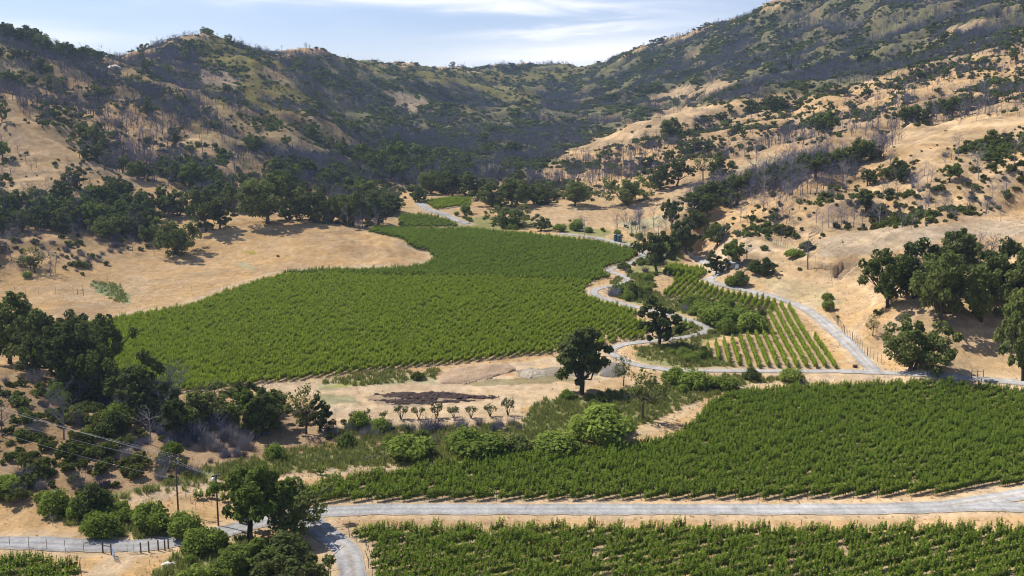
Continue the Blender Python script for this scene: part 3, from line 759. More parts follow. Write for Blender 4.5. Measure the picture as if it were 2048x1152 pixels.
def vine_shape(seed, h=1.0):
    """one trellised vine, row along x: stem, cordon, and pointed tufts of shoots with leaves"""
    rng = np.random.default_rng(seed); pos = []; siz = []; tipf = []
    tr = MB(); tr.tube([(0, 0, -.1), (.03, .02, .45), (0, 0, .85)], [.05, .04, .035], 4); tr.tube([(-.75, 0, .86), (0, 0, .85), (.75, 0, .86)], [.018, .03, .018], 3)
    nt = 5
    for k in range(nt):
        x0 = (k + .5) / nt * 1.5 - .75 + rng.normal() * .07; y0 = rng.normal() * .13; tip = 1.8 + .8 * rng.random(); ln = rng.normal(size=2) * .12 + [.22, -.02]
        n = 48; f = np.sort(rng.random(n)) ** 1.0; rad = .41 * (1 - f) ** .8 + .03
        a_ = rng.random(n) * 6.283; q = np.sqrt(rng.random(n))
        pos.append(np.stack([x0 + ln[0] * f + np.cos(a_) * rad * q * .8, y0 + ln[1] * f + np.sin(a_) * rad * q, .5 + (tip - .5) * f], 1))
        siz.append((.20 - .115 * f) * (.8 + .4 * rng.random(n))); tipf.append(f > .5)
        tr.tube([(x0, y0, .84), (x0 + ln[0], y0 + ln[1], tip)], [.014, .006], 3, 0, False)
    pos = np.concatenate(pos); s = np.concatenate(siz)[:, None]; k = len(pos); tipm = np.concatenate(tipf)
    nn = rng.normal(size=(k, 3)) * .55 + np.stack([np.zeros(k) - .15, np.sign(pos[:, 1]) * .45, np.full(k, .55)], 1); nn /= np.linalg.norm(nn, axis=1)[:, None]
    a = np.cross(nn, rng.normal(size=(k, 3))); a /= np.linalg.norm(a, axis=1)[:, None]; b = np.cross(nn, a)
    V = np.stack([pos - a * s, pos - b * s * .8, pos + a * s, pos + b * s * .8], 1)
    return V[~tipm].reshape(-1, 3), V[tipm].reshape(-1, 3), tr
def vine_mesh(name, seed, m1, m2):
    w, t, tr = vine_shape(seed); mb = MB(); mb.quads(w, 0); mb.quads(t, 1)
    V = np.concatenate(tr.v); mb.v.append(V); mb.f += [[i + mb.n for i in q] for q in tr.f]; mb.m += [2] * len(tr.f); mb.n += len(V)
    return mb.mesh(name, [m1, m2, 'vinewood'])
VINEM = [vine_mesh('grapevine', 600 + i, 'vine', 'vine_tip') for i in range(8)]
VINEB = [vine_mesh('grapevine', 640 + i, 'vine_bright', 'vine_tip2') for i in range(8)]
VINEF = [vine_mesh('grapevine_far', 620 + i, 'vine_far', 'vine_tip') for i in range(6)]

# ------------------------------------------------------------------ mass planting: instances on a point mesh
_ng = {}
def mass(name, meshes, P, rot, scl, pick, label, cat=None):
    """one 'stuff' object: plants too many to count, instanced on points"""
    if len(P) == 0: return
    lib = bpy.data.collections.new(name + ' kinds')
    for i, me in enumerate(meshes):
        lib.objects.link(bpy.data.objects.new('%s_kind_%02d' % (name, i), me))
    me = bpy.data.meshes.new(name); me.vertices.add(len(P)); me.vertices.foreach_set('co', np.asarray(P, np.float32).ravel())
    for an, typ, key, arr in (('rot', 'FLOAT_VECTOR', 'vector', rot), ('scl', 'FLOAT_VECTOR', 'vector', scl), ('pick', 'INT', 'value', pick)):
        at = me.attributes.new(an, typ, 'POINT'); at.data.foreach_set(key, np.asarray(arr, np.int32 if typ == 'INT' else np.float32).ravel())
    ng = bpy.data.node_groups.new(name, 'GeometryNodeTree')
    ng.interface.new_socket('Geometry', in_out='INPUT', socket_type='NodeSocketGeometry')
    ng.interface.new_socket('Geometry', in_out='OUTPUT', socket_type='NodeSocketGeometry')
    gi = ng.nodes.new('NodeGroupInput'); go = ng.nodes.new('NodeGroupOutput')
    ci = ng.nodes.new('GeometryNodeCollectionInfo'); ci.inputs['Collection'].default_value = lib
    ci.inputs['Separate Children'].default_value = True; ci.inputs['Reset Children'].default_value = True
    ip = ng.nodes.new('GeometryNodeInstanceOnPoints'); ip.inputs['Pick Instance'].default_value = True
    for an, typ, s_ in (('rot', 'FLOAT_VECTOR', 'Rotation'), ('scl', 'FLOAT_VECTOR', 'Scale'), ('pick', 'INT', 'Instance Index')):
        na = ng.nodes.new('GeometryNodeInputNamedAttribute'); na.data_type = typ; na.inputs['Name'].default_value = an
        ng.links.new(na.outputs['Attribute'], ip.inputs[s_])
    ng.links.new(gi.outputs[0], ip.inputs['Points']); ng.links.new(ci.outputs[0], ip.inputs['Instance']); ng.links.new(ip.outputs[0], go.inputs[0])
    o = link(name, me, label=label, cat=cat, kind='stuff')
    o.modifiers.new('planting', 'NODES').node_group = ng
    return o

NUMW = ['first', 'second', 'third', 'fourth', 'fifth', 'sixth', 'seventh', 'eighth', 'ninth', 'tenth', 'eleventh', 'twelfth', 'thirteenth', 'fourteenth', 'fifteenth', 'sixteenth', 'seventeenth', 'eighteenth', 'nineteenth', 'twentieth', 'twenty-first', 'twenty-second', 'twenty-third', 'twenty-fourth', 'twenty-fifth', 'twenty-sixth', 'twenty-seventh', 'twenty-eighth', 'twenty-ninth', 'thirtieth']
_t = {20: 'twenty', 30: 'thirty', 40: 'forty', 50: 'fifty', 60: 'sixty', 70: 'seventy', 80: 'eighty', 90: 'ninety'}
for _d in range(30, 90, 10):
    NUMW += [_t[_d] + '-' + w for w in NUMW[:9]] + [_t[_d + 10][:-1] + 'ieth']
PARTW = {2: ['left half', 'right half'], 3: ['left third', 'middle third', 'right third'], 4: ['leftmost quarter', 'second quarter', 'third quarter', 'rightmost quarter'], 6: ['leftmost sixth', 'second sixth', 'third sixth', 'fourth sixth', 'fifth sixth', 'rightmost sixth']}

# ------------------------------------------------------------------ vineyards
RNG = np.random.default_rng(7)
VLAB = {'slope block': 'bright green closed vineyard filling the wide valley slope', 'upper block': 'darker green vineyard block behind the bright one, below the water tanks',
 'far strip': 'small green vineyard strip above the big block', 'distant block': 'farthest small bright vineyard before the dark oaks',
 'creek corner': 'little vineyard corner inside the lane bend', 'front block': 'large green vineyard on the right behind the grey front road',
 'near block': 'nearest vineyard with bare gaps along the bottom edge', 'corner block': 'vineyard piece in the bottom left corner by the gate',
 'striped block': 'young vineyard with separate leafy stripes on pale soil', 'middle block': 'small vineyard between creek bushes and the bending road'}
ENDS = []          # row ends that face the camera
cand = []
for bi, (k, (px_, (pa, pb), rs, vs, vh, gap)) in enumerate(VINES.items()):
    poly = VPOLY[k]; a = np.array(ground_at(*pa)[:2]); b = np.array(ground_at(*pb)[:2])
    d = (b - a) / np.linalg.norm(b - a); nrm = np.array([-d[1], d[0]])
    s = poly @ d; r = poly @ nrm
    rows = np.arange(r.min(), r.max(), rs); ss = np.arange(s.min(), s.max(), vs)
    SS, RR = np.meshgrid(ss, rows); SS = SS + (RNG.random(RR.shape[0])[:, None]) * vs
    X = SS * d[0] + RR * nrm[0]; Y = SS * d[1] + RR * nrm[1]
    ins = inside(poly, X, Y)
    for k2, v2 in ROADS.items():
        if ins.any(): ins &= seg_dist(X, Y, v2[2]) > v2[1] / 2 + 1.2
    for i in range(len(rows)):
        q = np.nonzero(ins[i])[0]
        if len(q) > 3:
            for e, sg in ((q[0], -1), (q[-1], 1)):
                ENDS.append((k, X[i, e] + d[0] * sg * 1.1, Y[i, e] + d[1] * sg * 1.1, math.atan2(d[1], d[0])))
    vig = fbm(X / 22, Y / 22, 81 + bi, 3); thin = fbm(X / 9, Y / 9, 91 + bi, 3)
    keep = ins & (RNG.random(X.shape) > gap + .35 * smooth(.55, .8, thin) * (k == 'near block'))
    if k == 'slope block':      # thin strip of weak vines along the lower right edge
        px__, py__ = project(X, Y, hgt(X, Y)); weak = smooth(1050, 1200, px__) * smooth(645, 690, py__)
        keep &= RNG.random(X.shape) > .35 * weak
    X, Y, vig = X[keep], Y[keep], vig[keep]; n = len(X)
    sc = np.stack([np.full(n, vs / 1.5), .9 + .3 * RNG.random(n), vh * (.98 + .16 * vig + .16 * np.clip(RNG.normal(size=n), -2, 2))], 1)
    rot = np.stack([np.zeros(n), RNG.normal(size=n) * .05, math.atan2(d[1], d[0]) + RNG.normal(size=n) * .06 + math.pi * (RNG.random(n) > .5) * 0], 1)
    P = np.stack([X, Y, hgt(X, Y) - .02], 1)
    cand.append((k, P, rot, sc))
    print('vines', k, n)
# the 300 vines that show largest stand as single plants; the rest of each block is one planting
k_, P, rot, sc = [c for c in cand if c[0] == 'near block'][0]
pp = np.stack(project(P[:, 0], P[:, 1], P[:, 2] + 1), 1)
vis = (pp[:, 0] > 5) & (pp[:, 0] < 2043) & (pp[:, 1] > 700) & (pp[:, 1] < 1148)
order = np.argsort(np.where(vis, P[:, 1], 1e9))[:300]
first = np.zeros(len(P), bool); first[order] = True
for i in order:
    o = link('grapevine', VINEM[i % 8], label='leafy green grapevine in the rows along the bottom edge', cat='grapevine', group='grapevines of the nearest rows')
    o.location = P[i]; o.rotation_euler = rot[i]; o.scale = sc[i]
for k, P, rot, sc in cand:
    m = ~first if k == 'near block' else np.ones(len(P), bool)
    deep = k in ('upper block', 'far strip')
    mass('vineyard', VINEF if deep else (VINEB if k in ('slope block', 'striped block', 'middle block', 'distant block') else VINEM), P[m], rot[m], sc[m], RNG.integers(0, 6, m.sum()), VLAB[k], None)
# end posts of the rows
mb = MB(); mb.tube([(0, 0, -.3), (0, 0, 1.0), (0, 0, 2.0)], [.06, .055, .05], 5); POST = mb.mesh('trellis_post', ['postwood'])
cnt = 0
seen = []
for k, x, y, a in ENDS:
    z = float(hgt(x, y)); q = project(np.array(x), np.array(y), np.array(z + 1)); vis = 0 < q[0] < 2048 and 0 < q[1] < 1150 and y < 330
    if not vis: continue
    g = ground_at(float(q[0]), float(q[1]) + 4)
    seen.append((y, k, x, y, z, a))
seen.sort()
seen = sorted(seen[:290], key=lambda q: (q[1], q[2] / q[3])); pc = {}
for _, k, x, y, z, a in seen:
    pc[k] = pc.get(k, -1) + 1
    o = link('trellis_post', POST, label='thin row end post, %s from the left in the ' % (NUMW[pc[k]] if pc[k] < 89 else 'one far') + {'front block': 'large right vineyard', 'near block': 'nearest vineyard', 'slope block': 'wide valley vineyard', 'corner block': 'bottom left vineyard', 'striped block': 'striped vineyard'}.get(k, 'small vineyard'),
             cat='post', group='row end posts of the vineyards: ' + k)
    o.location = (x, y, z); o.rotation_euler = (0, .12 * RNG.normal(), a); o.scale = (1, 1, .95 + .15 * RNG.random())

# ------------------------------------------------------------------ single trees, read off the photograph: foot x, foot y, height px, width px, shape, label
TREES = [
 (1163,790,150,104,6,'tall dark oak standing alone beside the bare dirt lot'),
 (1318,692,102,84,3,'dark round oak by the creek, right of the wide vineyard'),
 (1313,545,84,66,1,'dark oak rising from creek bushes behind the lane bend'),
 (1432,550,50,44,3,'small dark oak leaning over the road bend'),
 (1820,742,118,128,2,'broad grey-green oak beside the fence at the road fork'),
 (500,1075,176,132,7,'tall leafy tree with bare trunk beside the power poles'),
 (585,1066,112,142,0,'rounded dark oak overhanging the front road junction'),
 (565,1175,136,160,4,'bushy dark oak at the bottom edge beside the curving lane'),
 (485,1170,100,110,7,'lower leafy tree left of the bushy oak at the bottom edge'),
 (1775,614,118,104,0,'leftmost oak of the right knoll grove, foliage down to the grass'),
 (1838,592,128,110,4,'dark oak at the back of the right knoll grove'),
 (1880,648,150,116,0,'largest dark oak at the front of the right knoll grove'),
 (1962,642,136,120,2,'wide dark oak at the right front of the knoll grove'),
 (1925,560,104,90,1,'half hidden oak behind the large oaks of the knoll grove'),
 (2004,600,140,100,4,'oak with bare upper limbs at the right of the knoll grove'),
 (2046,762,190,110,0,'grey-green oak cut by the right picture edge above the road'),
 (2060,640,150,110,3,'dark oak at the right picture edge behind the knoll grove'),
 (535,447,96,110,0,'big dark oak casting a long shadow on the pale knoll'),
 (350,508,74,84,2,'low spreading dark oak at the top of the left pasture'),
 (412,462,90,74,1,'tall dark oak left of the big oak above the knoll'),
 (440,458,62,50,3,'narrow oak squeezed beside the tall oak above the knoll'),
 (580,440,64,66,4,'dark oak directly right of the big oak on the knoll'),
 (757,450,66,64,3,'dark oak at the tip of the wide vineyard'),
 (706,452,68,70,0,'dark round oak left of the oak at the vineyard tip'),
 (660,446,64,70,2,'pale-topped oak in the row above the pale knoll'),
 (620,442,60,66,1,'dark oak in the row above the pale knoll, third from its left'),
 (1255,410,60,84,2,'broad dark oak standing alone on the tan bench'),
 (1150,412,48,64,0,'rounded dark oak left of the broad oak on the tan bench'),
 (1320,378,52,50,4,'left one of two dark oaks close together on the bench'),
 (1354,372,52,48,1,'right one of two dark oaks close together on the bench'),
 (1443,362,58,58,3,'dense dark oak at the end of the bench track'),
 (395,852,90,130,2,'spreading oak with several limbs below the wide vineyard'),
 (487,826,64,66,1,'small open oak beside the spreading oak below the wide vineyard'),
 (540,856,80,84,0,'round dense oak left of the tall ragged tree'),
 (640,862,76,56,3,'dark slim oak right of the tall ragged tree'),
 (290,806,74,80,4,'dark oak at the lower left corner of the wide vineyard'),
 (20,728,146,120,0,'dark oak at the left picture edge above the power lines'),
 (78,752,150,120,4,'big oak second from the left picture edge in the near grove'),
 (132,776,140,120,1,'dark oak in the middle of the near left grove'),
 (190,800,130,120,2,'low dark oak at the front right of the near left grove'),
 (205,756,130,100,0,'dark oak behind the front one at the right of the near left grove'),
 (60,700,100,90,3,'oak top showing above the near left grove against the pasture'),
 (150,734,130,100,4,'oak in the back row of the near left grove by the vineyard'),
 (245,812,80,80,1,'small dark oak between the near left grove and the vineyard corner'),
 (1082,462,34,42,3,'small round oak above the upper vineyard edge'),
 (1025,412,56,62,0,'right oak of the cluster beyond the farthest vineyard'),
 (985,414,56,62,4,'dark oak leading the cluster right of the farthest vineyard'),
 (1068,408,46,52,2,'last oak right of the cluster beyond the farthest vineyard'),
 (905,392,48,56,1,'dark oak straight behind the farthest vineyard'),
 (862,388,46,56,0,'dark oak left behind the farthest vineyard'),
 (945,388,46,50,3,'dark oak at the right back of the farthest vineyard'),
 (835,404,34,34,4,'small oak beside the far gravel lane'),
 (1530,552,42,36,4,'small grey-green oak with its own shadow on the bank above the bending road'),
 (1372,508,90,60,3,'tall dark oak where the bending road meets the creek bushes'),
 (1345,458,60,40,1,'ragged dark oak at the left foot of the burnt belt'),
]
OPEN = [
 (1285,842,120,106,'open thin-leaved tree with forked trunk beside the front vineyard track'),
 (1247,772,76,46,'slender half bare tree left of the open forked tree'),
 (612,868,116,84,'tall ragged tree with gaps in its crown at the dirt lot edge'),
 (1745,672,54,30,'slender young tree alone on the right knoll slope'),
 (1406,362,56,50,'half bare oak standing at the end of the bench track'),
 (70,545,60,60,'thin grey tree at the left pasture top'),
]
def put(root, px, py, hpx, wpx, nomh, nomw, rng, sink=.1):
    g = ground_at(px, py); s = hpx * g.y / FOC * 1.02 / nomh; w = wpx * g.y / FOC / nomw
    root.location = (g.x, g.y, g.z - sink); root.rotation_euler = (0, 0, rng.random() * 6.28); root.scale = (w, w, s)
    return g
TR = random.Random(3)
USED = []
for px, py, hp, wp, k, lab in TREES:
    e = link('oak_tree', None, label=lab, cat='tree')
    cm, tm, nh, nw = OAKS[k]
    link('trunk', tm, e); link('crown', cm, e)
    USED.append(put(e, px, py, hp, wp, nh, nw * .98, TR))
for i, (px, py, hp, wp, lab) in enumerate(OPEN):
    e = link('open_tree', None, label=lab, cat='tree')
    cm, tm, nh, nw = SPARSE[i % 2]
    link('trunk', tm, e); link('crown', cm, e)
    USED.append(put(e, px, py, hp, wp, nh, nw, TR))

# ------------------------------------------------------------------ plant cover by district: outline, (shrub, burnt tree, oak, willow, brush) per 1000 m2
DIST = [
 ('hill', [(-500,-400),(2600,-400),(2600,600),(-500,600)], (12, 14, .4, 0, 0)),
 ('far', BOWL, (100, 58, .25, 0, 0)),
 ('leftfar', FARL, (48, 74, 1.0, 0, 0)),
 ('peak', [(1500,-20),(1900,-200),(2500,-330),(2500,-60),(2048,-30),(1800,60),(1640,90),(1560,60)], (40, 44, 0, 0, 0)),
 ('olivecrest', [(640,100),(800,128),(940,142),(1230,126),(1160,166),(960,178),(800,168),(700,138)], (22, 3, 0, 0, 0)),
 ('olivebowl', [(960,172),(1060,178),(1095,212),(1000,218)], (18, 3, 0, 0, 0)),
 ('crest', [(360,75),(440,78),(640,205),(560,215),(420,190),(380,110)], (18, 6, 0, 0, 0)),
 ('left', [(-500,120),(120,160),(300,215),(440,300),(540,370),(480,400),(250,390),(-500,390)], (60, 32, 1.8, 0, 0)),
 ('leftlow', [(250,330),(540,340),(760,370),(790,430),(700,450),(600,438),(540,440),(420,420),(300,420)], (20, 40, 8, 0, 0)),
 ('grove', [(-500,395),(250,395),(440,420),(400,455),(330,500),(230,515),(160,560),(60,545),(-500,530)], (16, 16, 17, 0, 18)),
 ('gold', [(-500,235),(40,238),(110,270),(150,300),(80,300),(-500,280)], (9, 5, .6, 0, 0)),
 ('canyon', [(560,330),(800,290),(960,350),(1120,350),(1200,380),(1080,400),(980,395),(860,385),(720,390),(600,380)], (18, 52, 6, 0, 0)),
 ('rightslope', [(1060,375),(1150,315),(1330,262),(1550,195),(1850,130),(2048,85),(2500,50),(2500,190),(2048,205),(1800,250),(1650,275),(1450,315),(1300,345),(1200,395)], (44, 19, .9, 0, 0)),
 ('tanridge', [(1120,300),(1290,250),(1400,205),(1450,215),(1330,275),(1150,308)], (1, 1, 0, 0, 0)),
 ('meadow', [(1290,192),(1440,160),(1490,160),(1440,185),(1300,205)], (0, 0, 0, 0, 0)),
 ('gap', [(1890,65),(1965,35),(1970,50),(1900,80)], (0, 0, 0, 0, 0)),
 ('rightgreen', [(1640,275),(1800,235),(2048,170),(2500,130),(2500,200),(2048,212),(1900,240),(1700,285)], (26, 18, 2.2, 0, 0)),
 ('bench', [(1000,445),(1100,405),(1210,395),(1300,355),(1450,325),(1650,288),(1850,252),(2500,190),(2500,255),(1800,290),(1600,332),(1480,380),(1340,445),(1200,462)], (.5, .25, 0, 0, 0)),
 ('belt', [(1340,430),(1395,385),(1560,335),(1700,305),(1790,285),(1800,320),(1650,385),(1500,440),(1410,490),(1370,500),(1345,480)], (8, 46, 0, 0, 0)),
 ('front', [(1430,478),(1560,420),(1680,375),(1800,325),(2048,262),(2500,210),(2500,405),(2048,418),(1900,438),(1750,462),(1640,484),(1540,476)], (84, 9, .7, 0, 2)),
 ('spur', [(1480,530),(1560,500),(1640,486),(1760,464),(2048,420),(2500,395),(2500,470),(2048,480),(1850,540),(1720,620),(1690,690),(1650,650),(1570,600),(1440,565)], (.5, .15, 0, 0, .1)),
 ('knoll', [(1690,690),(1740,630),(1860,570),(2048,500),(2500,430),(2500,760),(2048,765),(1760,745)], (.3, .3, 0, 0, 0)),
 ('pasture', [(-500,590),(60,565),(200,535),(330,512),(420,470),(560,440),(700,456),(800,480),(880,520),(860,550),(500,570),(120,650),(-500,670)], (.15, .05, 0, 0, 0)),
 ('floor', [(-500,640),(2600,640),(2600,1300),(-500,1300)], (0, 0, 0, 0, 0)),
 ('valley', [(380,620),(560,545),(870,525),(800,480),(740,455),(800,425),(850,398),(950,395),(1000,440),(1100,462),(1200,470),(1290,490),(1380,510),(1440,550),(1560,600),(1700,700),(1700,760),(380,800)], (0, 0, 0, 0, 0)),
 ('nearhill', [(-500,740),(0,760),(250,795),(500,825),(690,835),(690,880),(560,905),(420,950),(250,985),(100,1000),(-500,1010)], (52, 7, 0, 9, 26)),
 ('thicket', [(240,800),(420,845),(560,860),(690,850),(700,890),(600,905),(440,920),(330,880),(230,840)], (18, 22, 4, 0, 80)),
 ('lotweeds', [(640,770),(760,748),(880,746),(870,768),(700,776)], (5, 0, 0, 0, 6)),
 ('creekweeds', [(660,860),(1040,850),(1100,838),(1150,850),(1060,885),(800,892),(680,895)], (10, 0, 0, 6, 55)),
 ('yardgrass', [(255,1000),(330,982),(500,958),(640,945),(640,1010),(500,1040),(300,1020)], (0, 0, 0, 0, 0)),
]
for i, cp in enumerate(CREEK):
    DIST.append(('creek%d' % i, cp, ((12, 0, 0, 15, 3), (8, 0, 0, 62, 4), (6, 0, 0, 75, 2), (14, 0, 0, 34, 4), (8, 0, 0, 60, 4), (10, 1, .5, 24, 0))[i]))
SUB = 2
gx, gy, gz = XX[::SUB, ::SUB], YY[::SUB, ::SUB], ZZ[::SUB, ::SUB]
gpx = PXX[::SUB, ::SUB] + n2[::SUB, ::SUB] * 12; gpy = PYY[::SUB, ::SUB] + fbm(gx / 40 + 2, gy / 40, 63, 3) * 12
RATE = np.zeros(gx.shape + (5,)); REG = np.full(gx.shape, -1)
for i, (nm, poly, rate) in enumerate(DIST):
    m_ = inside(poly, gpx, gpy); RATE[m_] = rate; REG[m_] = i
block = np.zeros(gx.shape, bool)
for v in ROADS.values(): block |= seg_dist(gx, gy, v[2]) < v[1] / 2 + 1.6
for v in TRACKS.values(): block |= seg_dist(gx, gy, v[2]) < v[1] / 2 + .8
for p in VPOLY.values(): block |= inside(p, gx, gy) | (seg_dist(gx, gy, np.vstack([p, p[:1]])) < 2.2)
RATE[block] = 0
for (px, py, *_r) in OPEN:                       # keep the foot of the open trees clear
    g_ = ground_at(px, py); RATE[np.hypot(gx - g_.x, (gy - g_.y + 4) * .6) < 5.5] = 0
for (px, py, *_r) in TREES[:9]:
    g_ = ground_at(px, py); RATE[np.hypot(gx - g_.x, gy - g_.y + 2) < 3.5] = 0
area = np.abs(np.gradient(gx, axis=0)) * np.abs(np.gradient(gy, axis=1)) / 1000.0
visn = VISIBLE[::SUB, ::SUB]
infr = (gpx > -160) & (gpx < 2210) & (gpy < 1240) & (gpy > -120)
W0 = area * infr * np.where(visn, 1.0, .25)
sp = spur[::SUB, ::SUB]; hl = hill[::SUB, ::SUB]
gully = (1 - hl) + hl * (.62 + .95 * smooth(.85, .25, sp))
GR = np.random.default_rng(21)
def strew(ch, seed, clump):
    cl = np.clip(.06 + 2.3 * smooth(-.25, .45, fbm(gx / clump, gy / clump, seed, 4)), .05, 2.4) * gully
    lam = RATE[..., ch] * W0 * cl; tot = lam.sum(); n = int(tot)
    pk = GR.choice(lam.size, n, p=(lam / tot).ravel()); i, j = np.unravel_index(pk, lam.shape)
    du = (U[1] - U[0]) * SUB; dv = (LV[1] - LV[0]) * SUB
    Y = np.exp(np.log(gy[i, j]) + (GR.random(n) - .5) * dv); X = (gx[i, j] / gy[i, j] + (GR.random(n) - .5) * du) * Y
    Z = hgt(X, Y); px, py = project(X, Y, Z)
    return dict(P=np.stack([X, Y, Z], 1), px=px, py=py, reg=REG[i, j], vis=visn[i, j], n=n)
WHERE = {'hill': 'hillside', 'far': 'far chaparral mountain', 'leftfar': 'far left burnt slopes', 'peak': 'top of the right mountain', 'olivecrest': 'olive-coloured far crest', 'olivebowl': 'olive patch in the far bowl', 'crest': 'olive-coloured left crest', 'left': 'golden left hillside',
 'leftlow': 'foot of the left hillside', 'grove': 'dark grove above the left pasture', 'gold': 'bare golden nose of the left hill', 'canyon': 'shaded canyon mouth', 'rightslope': 'burnt golden right slope',
 'tanridge': 'tan ridge', 'meadow': 'pale meadow', 'gap': 'pale clearing', 'rightgreen': 'green strip above the tan bench', 'bench': 'tan bench', 'belt': 'burnt belt on the right ridge', 'front': 'golden slope on the right',
 'spur': 'grassy spur above the road', 'knoll': 'right knoll', 'pasture': 'left pasture', 'floor': 'valley floor', 'valley': 'valley floor', 'nearhill': 'near left hillside', 'thicket': 'thicket below the wide vineyard',
 'lotweeds': 'weedy patch by the dirt lot', 'creekweeds': 'grey weedy creek bank', 'yardgrass': 'mown yard', 'creek0': 'creek behind the front vineyard', 'creek1': 'creek by the winding lane', 'creek2': 'creek below the striped vineyard',
 'creek3': 'creek behind the power poles', 'creek4': 'ditch at the bottom edge', 'creek5': 'upper creek below the tan bench'}
PLUR = {'tree': 'oaks', 'bush': 'green bushes', 'shrub': 'shrubs', 'dead tree': 'burnt trees', 'brush': 'dead brush tangles'}
def plant(ch, seed, clump, near_meshes, far_meshes, size, spread, name, adj, cat, single, farcut, massname, masslabel, stretch=None, extra=None):
    d = strew(ch, seed, clump); n = d['n']
    s = size * np.clip(np.exp(GR.normal(size=n) * spread), .45, 2.2)
    farb = np.clip(d['P'][:, 1] / 800, 1, 1.65) if stretch is None else np.ones(n)
    if ch == 1: s = s * np.interp(d['P'][:, 1], [450, 900], [1.0, .72])
    sc = np.stack([s * farb * (.85 + .3 * GR.random(n)), s * farb * (.85 + .3 * GR.random(n)), s * (.85 + .35 * GR.random(n))], 1)
    rot = np.stack([GR.normal(size=n) * .05, GR.normal(size=n) * .05, GR.random(n) * 6.28], 1)
    app = np.where(d['vis'] & (d['px'] > 4) & (d['px'] < 2044) & (d['py'] > 4) & (d['py'] < 1150), sc[:, 2] / d['P'][:, 1], 0)
    order = np.argsort(-app)[:single]; order = order[app[order] > 0]; one = np.zeros(n, bool); one[order] = True
    byreg = {}
    for i in order: byreg.setdefault(d['reg'][i], []).append(i)
    for r, lst in byreg.items():
        lst.sort(key=lambda i: d['px'][i]); w = WHERE[DIST[r][0]]
        npart = 1 if len(lst) <= 20 else (2 if len(lst) <= 40 else (3 if len(lst) <= 60 else (4 if len(lst) <= 80 else 6))); x0_, x1_ = d['px'][lst[0]], d['px'][lst[-1]] + 1e-3; seen_ = {}
        for i in lst:
            c_ = int((d['px'][i] - x0_) / (x1_ - x0_) * npart) if npart > 1 else 0; k = seen_[c_] = seen_.get(c_, -1) + 1
            if len(lst) == 1: lab = '%s, single one on the %s' % (adj, w)
            elif npart == 1: lab = '%s, %s from the left on the %s' % (adj, NUMW[k], w)
            else: lab = '%s, %s in the %s of the %s' % (adj, NUMW[k], PARTW[npart][c_], w)
            ms = near_meshes[int(GR.integers(len(near_meshes)))]
            if isinstance(ms, tuple):
                o = link(name, None, label=lab, cat=cat, group=PLUR[cat] + ' on the ' + w); link('trunk', ms[1], o); link('crown', ms[0], o)
            else: o = link(name, ms, label=lab, cat=cat, group=PLUR[cat] + ' on the ' + w)
            o.location = d['P'][i]; o.rotation_euler = rot[i]; o.scale = sc[i]
    print(name, n, 'singles', len(order))
    nr = ~one & (d['P'][:, 1] < farcut); fr = ~one & ~(d['P'][:, 1] < farcut)
    nm = [m[0] if isinstance(m, tuple) else m for m in near_meshes]
    P = d['P']
    kinds = list(far_meshes) if isinstance(near_meshes[0], tuple) else nm + list(far_meshes)
    a = len(kinds) - len(far_meshes)
    m = ~one
    pick = np.where(P[:, 1] < farcut, GR.integers(0, max(a, 1), n), a + GR.integers(0, len(far_meshes), n)) if a else GR.integers(0, len(far_meshes), n)
    mass(massname, kinds, P[m], rot[m], sc[m], pick[m], masslabel)
plant(2, 131, 40, OAKS, OAKF, .84, .25, 'oak_tree', 'dark green oak', 'tree', 190, 0, 'far_oaks', 'distant dark green oaks dotted over the hills')
plant(3, 137, 14, WILLOWS, WILLOWS, .72, .38, 'green_bush', 'green leafy bush', 'bush', 290, 5000, 'creek_bushes', 'mass of bright green bushes along the creek', 1)
plant(0, 139, 30, SHRUBS, SHRUBF, .84, .46, 'shrub', 'dark green shrub', 'shrub', 290, 620, 'chaparral', 'dark green chaparral shrubs covering the hills')
plant(1, 149, 45, SNAGS, SNAGF, .95, .25, 'burnt_tree', 'bare burnt tree', 'dead tree', 280, 560, 'burnt_forest', 'grey burnt forest standing over the hillsides', 1)
plant(4, 151, 12, BRUSH, BRUSH, .8, .3, 'dead_brush', 'dead grey brush', 'brush', 160, 5000, 'dead_undergrowth', 'grey dead undergrowth along the creek bank', 1)
# the dense belt of live oaks along the right ridge
belt = [(1388,420),(1404,402),(1425,398),(1446,388),(1470,384),(1495,378),(1520,368),(1545,360),(1568,352),(1590,346),(1612,340),(1634,336),(1655,332),(1676,328),(1700,322),(1722,318),(1744,312),(1540,372),(1585,362),(1630,350),(1680,338),(1455,405),(1415,420),(1395,450)]
belt.sort()
for k, (px, py) in enumerate(belt):
    e = link('oak_tree', None, label='dark oak, %s from the left in the dense belt on the right ridge' % NUMW[k], cat='tree', group='oaks of the belt on the right ridge')
    cm, tm, nh, nw = OAKS[TR.randrange(6)]; link('trunk', tm, e); link('crown', cm, e)
    put(e, px, py + 8, 36 + 14 * TR.random(), 36 + 16 * TR.random(), nh, nw, TR)
# skyline trees at the upper left
sky = [(8,76),(22,78),(45,84),(70,90),(95,100),(130,108),(165,116),(180,120),(60,86),(85,98)]
sky.sort()
for k, (px, py) in enumerate(sky):
    e = link('oak_tree', None, label='dark oak on the upper left skyline, %s from the left' % NUMW[k], cat='tree', group='oaks on the upper left skyline')
    cm, tm, nh, nw = OAKS[TR.randrange(6)]; link('trunk', tm, e); link('crown', cm, e)
    put(e, px, py + 6, 26 + 14 * TR.random(), 32 + 16 * TR.random(), nh, nw, TR)
